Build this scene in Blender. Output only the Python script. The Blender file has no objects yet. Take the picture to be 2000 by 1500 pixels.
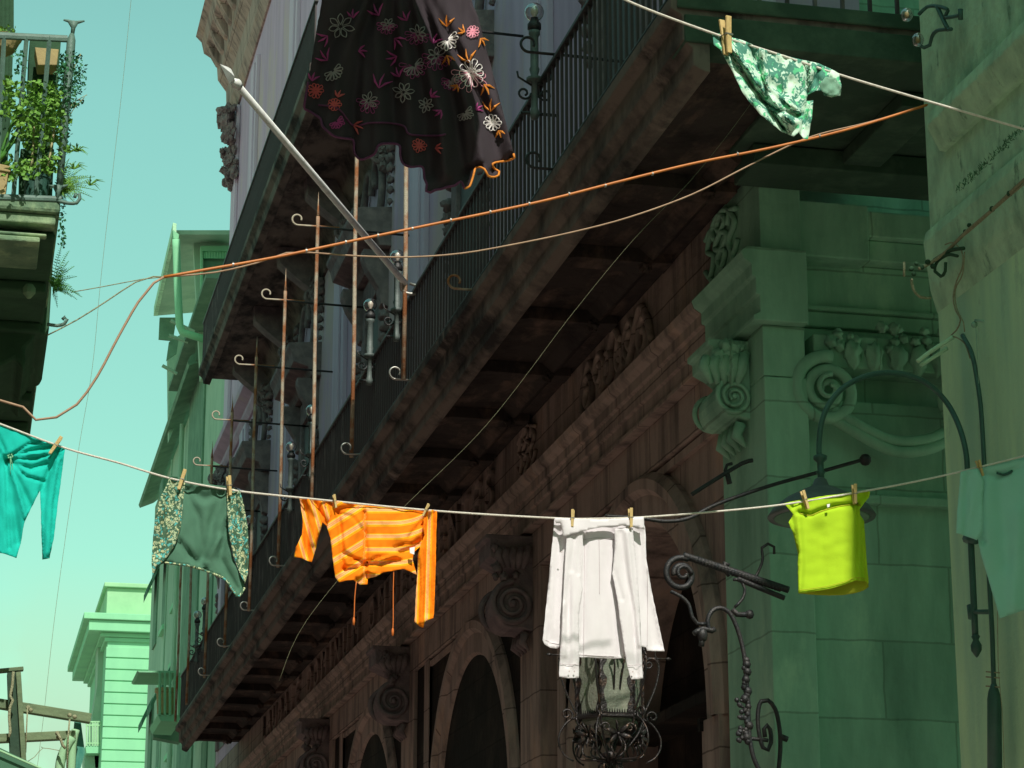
import bpy, bmesh, math, random
from mathutils import Vector, Matrix, noise
from mathutils.geometry import delaunay_2d_cdt
R = math.radians
PI = math.pi
random.seed(7)
# ------------------------------------------------------------------ camera, world, sun
H = 1.6                                   # camera height; street runs along +Y
FPX, PITCH = 4700.0, R(15.8)
PSI = math.atan(1105 / (FPX / math.cos(PITCH)))
SC = bpy.context.scene
COL = SC.collection
cam = bpy.data.cameras.new('camera')
camo = bpy.data.objects.new('camera', cam)
COL.objects.link(camo)
cam.sensor_width = 36; cam.lens = 36 * FPX / 2000
cam.clip_start = .1; cam.clip_end = 3000
camo.location = (0, 0, H)
camo.rotation_euler = (PI / 2 + PITCH, 0, -PSI)
SC.camera = camo
SUN_EL, SUN_AZ = R(46), R(1.2)            # sun behind the camera, a little to the right
world = bpy.data.worlds.new('World'); SC.world = world; world.use_nodes = True
wn, wl = world.node_tree.nodes, world.node_tree.links
wn.clear()
wo = wn.new('ShaderNodeOutputWorld'); bg = wn.new('ShaderNodeBackground')
sky = wn.new('ShaderNodeTexSky'); sky.sky_type = 'NISHITA'; sky.sun_disc = False
sky.sun_elevation = SUN_EL; sky.sun_rotation = PI - SUN_AZ; sky.air_density = 1.0; sky.dust_density = .4; sky.ozone_density = 1.0
tint = wn.new('ShaderNodeMix'); tint.data_type = 'RGBA'; tint.blend_type = 'MULTIPLY'
tint.inputs[0].default_value = 1; tint.inputs[7].default_value = (.76, 1.13, .62, 1)
tc = wn.new('ShaderNodeTexCoord'); sp = wn.new('ShaderNodeSeparateXYZ')
cn = wn.new('ShaderNodeTexNoise'); cn.inputs['Scale'].default_value = 9; cn.inputs['Detail'].default_value = 7
cr = wn.new('ShaderNodeMapRange'); cr.inputs[1].default_value = .46; cr.inputs[2].default_value = .56
lo = wn.new('ShaderNodeMapRange'); lo.inputs[1].default_value = .20; lo.inputs[2].default_value = .13
mm = wn.new('ShaderNodeMath'); mm.operation = 'MULTIPLY'
cm = wn.new('ShaderNodeMix'); cm.data_type = 'RGBA'; cm.inputs[7].default_value = (2.3, 3.6, 2.5, 1)
wl.new(tc.outputs['Generated'], sp.inputs[0]); wl.new(tc.outputs['Generated'], cn.inputs['Vector'])
wl.new(cn.outputs[0], cr.inputs[0]); wl.new(sp.outputs[2], lo.inputs[0])
wl.new(cr.outputs[0], mm.inputs[0]); wl.new(lo.outputs[0], mm.inputs[1])
hz = wn.new('ShaderNodeMapRange'); hz.inputs[1].default_value = .10; hz.inputs[2].default_value = .38; hz.inputs[3].default_value = .62; hz.inputs[4].default_value = 1.0; wl.new(sp.outputs[2], hz.inputs[0])
hm = wn.new('ShaderNodeVectorMath'); hm.operation = 'SCALE'; wl.new(tint.outputs[2], hm.inputs[0]); wl.new(hz.outputs[0], hm.inputs['Scale'])
wl.new(sky.outputs[0], tint.inputs[6]); wl.new(hm.outputs[0], cm.inputs[6]); wl.new(mm.outputs[0], cm.inputs[0])
wl.new(cm.outputs[2], bg.inputs[0]); bg.inputs[1].default_value = .15
wl.new(bg.outputs[0], wo.inputs[0])
sl = bpy.data.lights.new('sun', 'SUN'); sl.energy = 2.95; sl.angle = R(.5); sl.color = (1, .95, .87)
so = bpy.data.objects.new('sun', sl); COL.objects.link(so)
sd = Vector((math.sin(SUN_AZ) * math.cos(SUN_EL), -math.cos(SUN_AZ) * math.cos(SUN_EL), math.sin(SUN_EL)))
so.rotation_euler = sd.to_track_quat('Z', 'Y').to_euler(); so.location = (0, -20, 30)
SC.view_settings.view_transform = 'Standard'; SC.view_settings.look = 'None'
SC.view_settings.exposure = 0.6; SC.view_settings.gamma = 1

# ------------------------------------------------------------------ helpers
_h = Vector((math.sin(PSI), math.cos(PSI), 0)); _r = Vector((math.cos(PSI), -math.sin(PSI), 0)); _z = Vector((0, 0, 1))
_F = _h * math.cos(PITCH) + _z * math.sin(PITCH); _U = -_h * math.sin(PITCH) + _z * math.cos(PITCH)
def ray(x, y): return _F + _r * ((x - 1000) / FPX) + _U * ((750 - y) / FPX)
def at(x, y, Y):
    d = ray(x, y); return d * (Y / d.y) + Vector((0, 0, H))
def atx(x, y, X):
    d = ray(x, y); return d * (X / d.x) + Vector((0, 0, H))
def mpp(Y): return Y / FPX * 1.05

def lin(r, g, b):
    f = lambda c: (c / 255 / 12.92) if c / 255 <= .04045 else ((c / 255 + .055) / 1.055) ** 2.4
    return (f(r), f(g), f(b))

def nt(m):
    m.use_nodes = True
    return m.node_tree.nodes, m.node_tree.links, m.node_tree.nodes['Principled BSDF']

def mat(name, c, rough=.7, metal=0, c2=None, scale=6, stretch=(1, 1, 1), contrast=(.35, .65), bump=0, bscale=40, c3=None, s3=2.0, t3=(.55, .7), joints=None, jax='Y'):
    m = bpy.data.materials.new(name); n, l, p = nt(m)
    p.inputs['Roughness'].default_value = rough; p.inputs['Metallic'].default_value = metal
    if rough >= .85: p.inputs['Specular IOR Level'].default_value = .12
    p.inputs['Base Color'].default_value = (*c, 1)
    tcn = n.new('ShaderNodeTexCoord')
    col = None
    if c2 is not None:
        mp = n.new('ShaderNodeMapping'); mp.inputs['Scale'].default_value = stretch
        ns = n.new('ShaderNodeTexNoise'); ns.inputs['Scale'].default_value = scale; ns.inputs['Detail'].default_value = 9
        ns.inputs['Roughness'].default_value = .62
        rg = n.new('ShaderNodeMapRange'); rg.inputs[1].default_value = contrast[0]; rg.inputs[2].default_value = contrast[1]
        mx = n.new('ShaderNodeMix'); mx.data_type = 'RGBA'; mx.inputs[6].default_value = (*c, 1); mx.inputs[7].default_value = (*c2, 1)
        l.new(tcn.outputs['Object'], mp.inputs[0]); l.new(mp.outputs[0], ns.inputs['Vector']); l.new(ns.outputs[0], rg.inputs[0])
        l.new(rg.outputs[0], mx.inputs[0]); col = mx.outputs[2]
        if c3 is not None:
            n3 = n.new('ShaderNodeTexNoise'); n3.inputs['Scale'].default_value = s3; n3.inputs['Detail'].default_value = 8
            n3.inputs['Roughness'].default_value = .7
            mp3 = n.new('ShaderNodeMapping'); mp3.inputs['Location'].default_value = (13, 7, 3); mp3.inputs['Scale'].default_value = (1, 1, .45)
            r3 = n.new('ShaderNodeMapRange'); r3.inputs[1].default_value = t3[0]; r3.inputs[2].default_value = t3[1]
            m3 = n.new('ShaderNodeMix'); m3.data_type = 'RGBA'; m3.inputs[7].default_value = (*c3, 1)
            l.new(tcn.outputs['Object'], mp3.inputs[0]); l.new(mp3.outputs[0], n3.inputs['Vector']); l.new(n3.outputs[0], r3.inputs[0])
            l.new(r3.outputs[0], m3.inputs[0]); l.new(col, m3.inputs[6]); col = m3.outputs[2]
        if joints:
            sx = n.new('ShaderNodeSeparateXYZ'); cx = n.new('ShaderNodeCombineXYZ'); br = n.new('ShaderNodeTexBrick')
            dn = n.new('ShaderNodeTexNoise'); dn.inputs['Scale'].default_value = 5; dn.inputs['Detail'].default_value = 4
            va = n.new('ShaderNodeVectorMath'); va.operation = 'MULTIPLY_ADD'; va.inputs[1].default_value = (.03, .03, .03)
            l.new(tcn.outputs['Object'], dn.inputs['Vector']); l.new(dn.outputs['Color'], va.inputs[0]); l.new(tcn.outputs['Object'], va.inputs[2])
            l.new(va.outputs[0], sx.inputs[0]); l.new(sx.outputs[jax], cx.inputs[0]); l.new(sx.outputs[2], cx.inputs[1]); l.new(cx.outputs[0], br.inputs['Vector'])
            br.inputs['Color1'].default_value = (1, 1, 1, 1); br.inputs['Color2'].default_value = (.86, .86, .87, 1); br.inputs['Mortar'].default_value = (.42, .4, .4, 1) if jax == 'Y' else (.66, .64, .64, 1)
            br.inputs['Scale'].default_value = 1; br.inputs['Brick Width'].default_value = joints[0]; br.inputs['Row Height'].default_value = joints[1]; br.inputs['Mortar Size'].default_value = .010; br.inputs['Mortar Smooth'].default_value = .5
            mj = n.new('ShaderNodeMix'); mj.data_type = 'RGBA'; mj.blend_type = 'MULTIPLY'; mj.inputs[0].default_value = 1
            l.new(col, mj.inputs[6]); l.new(br.outputs[0], mj.inputs[7]); col = mj.outputs[2]
        l.new(col, p.inputs['Base Color'])
    if bump:
        nb = n.new('ShaderNodeTexNoise'); nb.inputs['Scale'].default_value = bscale; nb.inputs['Detail'].default_value = 8
        bp = n.new('ShaderNodeBump'); bp.inputs['Strength'].default_value = bump; bp.inputs['Distance'].default_value = .02
        l.new(tcn.outputs['Object'], nb.inputs['Vector']); l.new(nb.outputs[0], bp.inputs['Height']); l.new(bp.outputs[0], p.inputs['Normal'])
    return m

def glass(name, c=(.9, .9, .9), rough=.02, alpha=.25):
    m = bpy.data.materials.new(name); n, l, p = nt(m)
    n.remove(p)
    g = n.new('ShaderNodeBsdfGlossy'); g.inputs['Roughness'].default_value = rough
    t = n.new('ShaderNodeBsdfTransparent'); t.inputs[0].default_value = (*c, 1)
    lw = n.new('ShaderNodeLayerWeight'); lw.inputs[0].default_value = alpha
    mx = n.new('ShaderNodeMixShader'); l.new(lw.outputs['Facing'], mx.inputs[0]); l.new(t.outputs[0], mx.inputs[1]); l.new(g.outputs[0], mx.inputs[2])
    l.new(mx.outputs[0], n['Material Output'].inputs[0])
    return m

class MB:
    def __init__(s): s.v = []; s.f = []
    def add(s, vs, fs):
        o = len(s.v); s.v += [tuple(v) for v in vs]; s.f += [tuple(i + o for i in f) for f in fs]; return s
    def box(s, x0, x1, y0, y1, z0, z1):
        return s.add([(x0, y0, z0), (x1, y0, z0), (x1, y1, z0), (x0, y1, z0), (x0, y0, z1), (x1, y0, z1), (x1, y1, z1), (x0, y1, z1)],
                     [(0, 3, 2, 1), (4, 5, 6, 7), (0, 1, 5, 4), (1, 2, 6, 5), (2, 3, 7, 6), (3, 0, 4, 7)])
    def prism(s, pts, y0, y1):            # polygon in (x,z) swept along y; pts counter-clockwise seen from -y
        k = len(pts)
        s.add([(x, y0, z) for x, z in pts] + [(x, y1, z) for x, z in pts],
              [tuple(range(k)), tuple(range(2 * k - 1, k - 1, -1))] + [(i, i + k, (i + 1) % k + k, (i + 1) % k) for i in range(k)])
        return s
    def slab(s, pts, d, t):               # any polygon of points pushed along vector d*t
        k = len(pts); dv = Vector(d) * t
        s.add([Vector(p) for p in pts] + [Vector(p) + dv for p in pts],
              [tuple(range(k)), tuple(range(2 * k - 1, k - 1, -1))] + [(i, i + k, (i + 1) % k + k, (i + 1) % k) for i in range(k)])
        return s
    def tube(s, pts, r, n=8, closed=False, flat=1.0):
        pts = [Vector(p) for p in pts]; k = len(pts)
        if k < 2: return s
        rr = r if isinstance(r, (list, tuple)) else [r] * k
        vs = []; up = None
        for i, p in enumerate(pts):
            if closed: t = pts[(i + 1) % k] - pts[i - 1]
            else: t = pts[min(i + 1, k - 1)] - pts[max(i - 1, 0)]
            if t.length < 1e-9: t = Vector((0, 0, 1))
            t.normalize()
            if up is None:
                up = Vector((0, 0, 1)) if abs(t.z) < .9 else Vector((0, 1, 0))
            a = up - t * up.dot(t)
            if a.length < 1e-5: a = t.orthogonal()
            a.normalize(); up = a; b = t.cross(a)
            for j in range(n):
                q = 2 * PI * j / n
                vs.append(p + (a * math.cos(q) + b * math.sin(q) * flat) * rr[i])
        fs = [(i * n + j, i * n + (j + 1) % n, ((i + 1) % k) * n + (j + 1) % n, ((i + 1) % k) * n + j) for i in range(k if closed else k - 1) for j in range(n)]
        if not closed: fs += [tuple(range(n - 1, -1, -1)), tuple((k - 1) * n + j for j in range(n))]
        return s.add(vs, fs)
    def lathe(s, c, prof, n=16, ax='z'):  # prof [(r, h)]
        c = Vector(c); vs = []
        for r, h in prof:
            for j in range(n):
                q = 2 * PI * j / n; u, w = r * math.cos(q), r * math.sin(q)
                vs.append(c + (Vector((u, w, h)) if ax == 'z' else Vector((u, h, w)) if ax == 'y' else Vector((h, u, w))))
        k = len(prof)
        fs = [(i * n + j, i * n + (j + 1) % n, (i + 1) * n + (j + 1) % n, (i + 1) * n + j) for i in range(k - 1) for j in range(n)]
        fs += [tuple(range(n - 1, -1, -1)), tuple((k - 1) * n + j for j in range(n))]
        return s.add(vs, fs)
    def ball(s, c, r, n=12, sq=(1, 1, 1)):
        c = Vector(c); m = max(4, n // 2)
        vs = [c + Vector((0, 0, -r * sq[2]))]
        for i in range(1, m):
            a = -PI / 2 + PI * i / m
            for j in range(n):
                q = 2 * PI * j / n
                vs.append(c + Vector((r * math.cos(a) * math.cos(q) * sq[0], r * math.cos(a) * math.sin(q) * sq[1], r * math.sin(a) * sq[2])))
        vs.append(c + Vector((0, 0, r * sq[2])))
        fs = [(0, 1 + (j + 1) % n, 1 + j) for j in range(n)]
        for i in range(m - 2):
            for j in range(n):
                a = 1 + i * n; fs.append((a + j, a + (j + 1) % n, a + n + (j + 1) % n, a + n + j))
        a = 1 + (m - 2) * n; t = len(vs) - 1
        fs += [(a + j, a + (j + 1) % n, t) for j in range(n)]
        return s.add(vs, fs)
    def lump(s, c, r, n=12, sq=(1, 1, 1)):
        k = len(s.v); s.ball(c, r, 14, sq); c = Vector(c); sd_ = c * 3.1
        for i in range(k, len(s.v)):
            d = Vector(s.v[i]) - c
            if d.length: s.v[i] = tuple(c + d * (1 + .75 * noise.noise(d.normalized() * 2.3 + sd_)))
        return s
    def build(s, name, m, parent=None, smooth=False, bevel=0, kind=None, label=None):
        me = bpy.data.meshes.new(name); me.from_pydata(s.v, [], s.f)
        bm = bmesh.new(); bm.from_mesh(me); bmesh.ops.recalc_face_normals(bm, faces=bm.faces); bm.to_mesh(me); bm.free()
        if smooth:
            for p in me.polygons: p.use_smooth = True
        me.materials.append(m)
        o = bpy.data.objects.new(name, me); COL.objects.link(o)
        if bevel:
            b = o.modifiers.new('bevel', 'BEVEL'); b.width = bevel; b.segments = 2; b.limit_method = 'ANGLE'
        if parent is not None: par(o, parent)
        if kind: o['kind'] = kind
        if label: o['label'] = label
        return o

def par(o, p):
    o.parent = p
    if p.parent is None and p.type == 'EMPTY' and not p.get('local'):
        o.matrix_parent_inverse = Matrix.Translation(-p.location)

def thing(name, label, cat, loc=(0, 0, 0), group=None, local=False):
    o = bpy.data.objects.new(name, None); COL.objects.link(o); o.location = loc
    o.empty_display_size = .2
    if local: o['local'] = 1
    return tag(o, label, cat, group)
def tag(o, label, cat, group=None):
    o['label'] = label; o['category'] = cat
    if group: o['group'] = group
    return o
def dup(o, loc, label):
    r = o.copy(); COL.objects.link(r); r.location = loc; r['label'] = label
    for ch in list(o.children):
        c = ch.copy(); COL.objects.link(c); c.parent = r
        for g in ch.children:
            d = g.copy(); COL.objects.link(d); d.parent = c
    return r

def smoothpts(pts, step, closed=False):
    pts = [Vector(p) for p in pts]; k = len(pts); out = []
    rng = range(k) if closed else range(k - 1)
    for i in rng:
        p0 = pts[(i - 1) % k] if closed or i > 0 else pts[i]
        p1, p2 = pts[i], pts[(i + 1) % k]
        p3 = pts[(i + 2) % k] if closed or i + 2 < k else p2
        m = max(1, int((p2 - p1).length / step))
        for j in range(m):
            t = j / m
            out.append(.5 * ((2 * p1) + (p2 - p0) * t + (2 * p0 - 5 * p1 + 4 * p2 - p3) * t * t + (3 * p1 - p0 - 3 * p2 + p3) * t ** 3))
    if not closed: out.append(pts[-1])
    return out

def spiral(c, u, v, r0, r1, turns, a0=0, n=40):   # plane spanned by u, v
    c, u, v = Vector(c), Vector(u), Vector(v)
    return [c + (u * math.cos(a0 + 2 * PI * turns * i / n) + v * math.sin(a0 + 2 * PI * turns * i / n)) * (r0 + (r1 - r0) * i / n) for i in range(n + 1)]
X_, Y_, Z_ = Vector((1, 0, 0)), Vector((0, 1, 0)), Vector((0, 0, 1))

# ------------------------------------------------------------------ materials
M = {}
M['stone'] = mat('dark_stone', (.40, .295, .255), .9, c2=(.085, .066, .062), scale=3.4, stretch=(1.2, 1.2, .16), contrast=(.44, .74), bump=.7, bscale=11, c3=(.50, .33, .25), s3=1.3, t3=(.55, .72), joints=(1.35, .66))
M['soffit'] = mat('dark_soffit_stone', (.055, .042, .038), .95, c2=(.17, .11, .085), scale=2.4, stretch=(1.6, .5, 1.2), contrast=(.50, .72), bump=.6, bscale=9, c3=(.022, .018, .018), s3=1.6, t3=(.45, .66))  # darker underside stone with brown and black blotches
M['fascia'] = mat('stained_fascia_stone', (.19, .15, .13), .95, c2=(.04, .034, .034), scale=2.6, stretch=(1, .5, .6), contrast=(.42, .62), bump=.6, bscale=9, c3=(.28, .22, .19), s3=1.4, t3=(.58, .72))
M['plaster'] = mat('mauve_grey_plaster', (.52, .37, .50), .9, c2=(.39, .28, .38), scale=2.2, stretch=(1, 1, .12), contrast=(.35, .7), bump=.15, bscale=30, c3=(.50, .38, .38), s3=.45, t3=(.5, .62))
M['plaster2'] = mat('pale_mauve_plaster', (.60, .48, .60), .9, c2=(.47, .38, .48), scale=2.5, stretch=(1, 1, .1), contrast=(.35, .7), bump=.12, bscale=30)
M['carve'] = mat('carved_grey_stone', (.16, .125, .13), .95, c2=(.25, .19, .19), scale=6, contrast=(.4, .65), bump=.7, bscale=22)
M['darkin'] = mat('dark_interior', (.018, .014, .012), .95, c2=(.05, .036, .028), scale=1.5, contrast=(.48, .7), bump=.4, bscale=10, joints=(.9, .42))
M['stone_tint_dark'] = mat('dark_green_soffit_stone', (.05, .085, .06), .95, c2=(.10, .15, .105), scale=2.2, contrast=(.5, .72), bump=.6, bscale=9)  # green tint and the balcony return's shade put into the stone colour
M['stone_tint'] = mat('green_tinted_weathered_stone', (.33, .57, .41), .95, c2=(.19, .35, .25), scale=2.6, stretch=(1, 1, .22), contrast=(.40, .72), bump=.6, bscale=9, c3=(.42, .66, .46), s3=1.6, t3=(.55, .70), joints=(1.1, .58), jax='X')  # green overlay tint put into the stone colour, not growth
M['iron'] = mat('black_iron', (.022, .024, .028), .5, .4, c2=(.045, .04, .038), scale=20, bump=.3, bscale=90)
M['bar'] = mat('grey_iron_bars', (.060, .040, .042), .7, 0, c2=(.17, .13, .13), scale=8, stretch=(1, 1, .2), contrast=(.5, .7))
M['rust'] = mat('rusty_steel', (.30, .105, .035), .8, c2=(.42, .36, .27), scale=2.2, stretch=(1, 1, .8), contrast=(.44, .56), bump=.4, bscale=60)
M['verdi'] = mat('green_grey_lamp_paint', (.12, .145, .135), .55, c2=(.07, .09, .085), scale=9, bump=.2, bscale=60)
M['white'] = mat('white_paint', (.92, .91, .89), .45, c2=(.66, .64, .6), scale=9, contrast=(.5, .7))
M['glass'] = glass('clear_globe_glass', (.82, .83, .84), .04, .62)
M['filament'] = mat('bulb_glass', (.75, .62, .5), .2)
M['ochre'] = mat('olive_ochre_plaster', (.58, .86, .52), .9, c2=(.38, .66, .46), scale=2.4, stretch=(1.5, 1.5, .18), contrast=(.36, .66), bump=.35, bscale=26, c3=(.34, .56, .38), s3=5, t3=(.58, .72))
M['ochre2'] = mat('weathered_green_grey_plaster', (.50, .78, .52), .95, c2=(.28, .47, .32), scale=4.5, stretch=(1.2, 1.2, .7), contrast=(.40, .72), bump=.9, bscale=16, c3=(.14, .26, .17), s3=6, t3=(.60, .70))
M['mint'] = mat('pale_mint_wall', (.26, .58, .34), .85, c2=(.22, .50, .30), scale=.7, stretch=(1, 1, .3), contrast=(.4, .7), bump=.1, bscale=4)  # pale mint wall colour, shared by far rails and pipes
M['mint2'] = mat('cream_green_wall', (.34, .58, .34), .85, c2=(.28, .50, .29), scale=.8, contrast=(.4, .7))
M['farwall'] = mat('grey_green_house_wall', (.34, .50, .36), .9, c2=(.25, .40, .28), scale=.8, stretch=(1, 1, .3), contrast=(.38, .66), bump=.3, bscale=5, c3=(.40, .54, .40), s3=1.2, t3=(.5, .7))
M['fardark'] = mat('dark_green_eaves', (.17, .30, .20), .9, c2=(.11, .21, .14), scale=2, bump=.3, bscale=10)
M['cable'] = mat('orange_cable', (.62, .20, .035), .5, c2=(.5, .15, .03), scale=10)
M['cable2'] = mat('beige_cable', (.42, .27, .17), .6, c2=(.33, .2, .12), scale=14)
M['cord'] = mat('white_clothesline_cord', (.85, .80, .70), .7, c2=(.7, .64, .55), scale=90, stretch=(1, 1, 1), bump=.5, bscale=300)
M['peg'] = mat('pine_peg_wood', (.66, .50, .21), .7, c2=(.55, .38, .15), scale=30, stretch=(6, 6, 1), bump=.2, bscale=90)
M['wire'] = mat('steel_spring_wire', (.35, .33, .30), .4, .8)
M['asphalt'] = mat('street_basalt_paving', (.42, .34, .31), .9, c2=(.30, .25, .23), scale=2, bump=.3, bscale=12)
M['leaf'] = mat('fresh_leaf', (.10, .30, .035), .6, c2=(.05, .20, .03), scale=9)
M['leaf2'] = mat('yellow_green_leaf', (.17, .36, .04), .6, c2=(.09, .25, .03), scale=9)
M['leaf3'] = mat('blue_green_leaf', (.03, .19, .06), .6, c2=(.02, .12, .04), scale=9)
M['terra'] = mat('tan_terracotta', (.42, .33, .14), .8, c2=(.34, .26, .12), scale=7, bump=.2, bscale=40)
M['potgreen'] = mat('dark_green_plastic', (.04, .12, .09), .5, c2=(.03, .09, .07), scale=9)
M['cane'] = mat('cane_stick', (.50, .48, .24), .7, c2=(.36, .34, .16), scale=14)
M['leftwall'] = mat('pale_warm_plaster', (.62, .50, .47), .9, c2=(.5, .4, .37), scale=2)
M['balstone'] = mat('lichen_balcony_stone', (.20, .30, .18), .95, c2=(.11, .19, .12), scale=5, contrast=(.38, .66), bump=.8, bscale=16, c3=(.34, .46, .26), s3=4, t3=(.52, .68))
M['baldark'] = mat('shaded_balcony_timber', (.05, .11, .06), .95, c2=(.035, .08, .045), scale=3, bump=.5, bscale=12)  # balcony underside's shade put into a dark colour, shared by other dark parts
M['rail'] = mat('green_grey_railing_paint', (.12, .21, .17), .6, c2=(.08, .15, .12), scale=9, bump=.2, bscale=50)
M['wood'] = mat('weathered_beam_wood', (.19, .25, .14), .9, c2=(.12, .17, .10), scale=3, stretch=(.6, 6, 6), bump=.5, bscale=20)
M['wooddark'] = mat('dark_beam_wood', (.04, .075, .05), .9, c2=(.06, .1, .06), scale=3, bump=.4, bscale=20)
M['rope'] = mat('hemp_rope', (.38, .38, .24), .9, c2=(.26, .27, .16), scale=60, bump=.6, bscale=150)
M['black'] = mat('black_metal', (.018, .02, .02), .6)
M['awn'] = mat('dark_green_awning', (.08, .19, .12), .9, c2=(.06, .15, .09), scale=5)

# ------------------------------------------------------------------ ground
g = MB(); g.add([(-400, -300, 0), (400, -300, 0), (400, 900, 0), (-400, 900, 0)], [(0, 1, 2, 3)])
go = g.build('ground', M['asphalt']); go['kind'] = 'structure'
g = MB(); g.box(-.9, .1, -40, 58, .004, .12); p_ = g.build('pavement', M['asphalt'], bevel=.01); p_['kind'] = 'structure'

# ------------------------------------------------------------------ the palace
W, B, C0 = 5.655, 4.355, 16.45            # wall plane, balcony edge plane, near corner
YA = 56.4                                 # far end
def zz(z): return z + H
pal = thing('palace', 'long dark stone palace with arches, carved frieze lettering and railed balcony', 'palace', (W, C0, 0))
ARCH = [20.1 + 7.1 * i for i in range(6)]
w = MB()
# ground storey wall: flat strips of real thickness with arched holes
def arch_bay(mb, y0, y1, ztop, cy, cz, Rr, x, dep):
    n = 28
    ptsa = [(cy + Rr * math.cos(PI * i / n), cz + Rr * math.sin(PI * i / n)) for i in range(n + 1)]
    top = [(y1 + (y0 - y1) * i / n, ztop) for i in range(n + 1)]
    vs = [(x, a, b) for a, b in ptsa] + [(x, a, b) for a, b in top] + [(x + dep, a, b) for a, b in ptsa]
    k = n + 1
    fs = [(i, i + 1, k + i + 1, k + i) for i in range(n)] + [(i, 2 * k + i, 2 * k + i + 1, i + 1) for i in range(n)]
    mb.add(vs, fs)
    mb.add([(x, cy + Rr, 0), (x, y1, 0), (x, y1, ztop), (x, cy + Rr, cz)], [(0, 1, 2, 3)])
    mb.add([(x, y0, 0), (x, cy - Rr, 0), (x, cy - Rr, cz), (x, y0, ztop)], [(0, 1, 2, 3)])
    for yy in (cy - Rr, cy + Rr):
        mb.add([(x, yy, 0), (x + dep, yy, 0), (x + dep, yy, cz), (x, yy, cz)], [(0, 1, 2, 3)])
ZF = zz(4.96)
for c in ARCH:
    arch_bay(w, c - 2.6, c + 2.6, ZF, c, zz(2.6), 1.95, W + .07, .9)
    w.box(W + .001, W + .9, c - 3.5 if c > 21 else C0 + .5, c - 2.6, 0, ZF)
    w.box(W + .001, W + .9, c + 2.6, c + 2.62, 0, ZF)
w.box(W + .001, W + .9, ARCH[-1] + 2.62, YA, 0, ZF)
# pier boxes between bays
for c in ARCH[:-1]:
    m_ = c + 3.55
    w.box(W + .22, W + .9, m_ - .93, m_ + .93, 0, ZF - .002)
    w.box(W, W + .3, m_ + .25, m_ + .95, 0, ZF - .001)
    w.box(W + .01, W + .3, m_ - .95, m_ - .62, 0, ZF - .001)
# architrave band, three stepped fasciae, astragal
w.prism([(W + .33, zz(5.36)), (W + .33, zz(4.962)), (W + .0, zz(4.962)), (W - .0, zz(5.36))], C0 + 1.2, YA)
w.build('ground_storey_wall', M['stone'], pal, bevel=.012)
w = MB(); w.box(W - .004, W + .34, C0 - .004, C0 + 1.05, 0, ZF - .003); w.build('corner_pier', M['stone_tint'], pal, bevel=.012)
w = MB()
w.prism([(W + .33, zz(5.94)), (W + .33, zz(5.362)), (W - .10, zz(5.362)), (W - .10, zz(5.40)), (W - .05, zz(5.43)), (W - .05, zz(5.56)), (W - .08, zz(5.57)), (W - .08, zz(5.70)), (W - .11, zz(5.71)),
         (W - .11, zz(5.80)), (W - .17, zz(5.84)), (W - .19, zz(5.90)), (W - .15, zz(5.94))], C0 + 1.2, YA)
w.build('architrave', M['stone'], pal, bevel=.006)
EN = [(W + .33, zz(5.94)), (W + .33, zz(5.362)), (W - .10, zz(5.362)), (W - .10, zz(5.40)), (W - .05, zz(5.43)), (W - .05, zz(5.56)), (W - .08, zz(5.57)), (W - .08, zz(5.70)), (W - .11, zz(5.71)), (W - .11, zz(5.80)), (W - .17, zz(5.84)), (W - .19, zz(5.90)), (W - .15, zz(5.94))]
w = MB(); w.prism(EN, C0 - .10, C0 + 1.19); w.prism([(W + .33, zz(6.62)), (W + .33, zz(5.942)), (W, zz(5.942)), (W, zz(6.62))], C0, C0 + 1.19); w.box(W - .003, W + .33, C0 + .005, C0 + 1.19, zz(4.963), zz(5.36)); w.build('corner_entablature', M['stone_tint'], pal, bevel=.008)
w = MB(); w.prism([(W + .33, zz(6.62)), (W + .33, zz(5.942)), (W, zz(5.942)), (W, zz(6.62))], C0 + 1.2, YA)
w.build('frieze', M['stone'], pal, bevel=.01)
# back of the arches
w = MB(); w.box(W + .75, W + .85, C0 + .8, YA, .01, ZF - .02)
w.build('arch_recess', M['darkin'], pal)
for c in ARCH[:5]:
    a = MB()
    ring = lambda r: [(c + r * math.cos(PI * i / 36), zz(2.6) + r * math.sin(PI * i / 36)) for i in range(37)]
    prof = [(1.95, .0), (1.95, -.0), (2.0, -.06), (2.22, -.06), (2.27, -.12), (2.36, -.12), (2.42, -.05), (2.42, .06)]
    vs = []
    for r, d in prof: vs += [(W + .07 + d, y, z) for y, z in ring(r)]
    a.add(vs, [(i * 37 + j, i * 37 + j + 1, (i + 1) * 37 + j + 1, (i + 1) * 37 + j) for i in range(len(prof) - 1) for j in range(36)])
    for sgn in (-1, 1):
        y0, y1 = sorted((c + sgn * 1.955, c + sgn * 2.40))
        a.box(W - .02, W + .08, y0, y1, 0, zz(2.6))
    a.build('archivolt', M['stone'], pal)
    b = MB(); b.box(W - .05, W + .75, c - 2.0, c - 1.94, zz(2.52), zz(2.62)); b.box(W + .3, W + .72, c - 1.94, c + 1.94, zz(2.9), zz(3.0))
    b.build('transom', M['darkin'], pal)
# bay surround lines
fr = MB()
for c in ARCH:
    fr.box(W + .02, W + .08, c - 2.6, c + 2.6, ZF - .10, ZF - .03)
fr.build('bay_moulding', M['stone'], pal)
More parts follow.
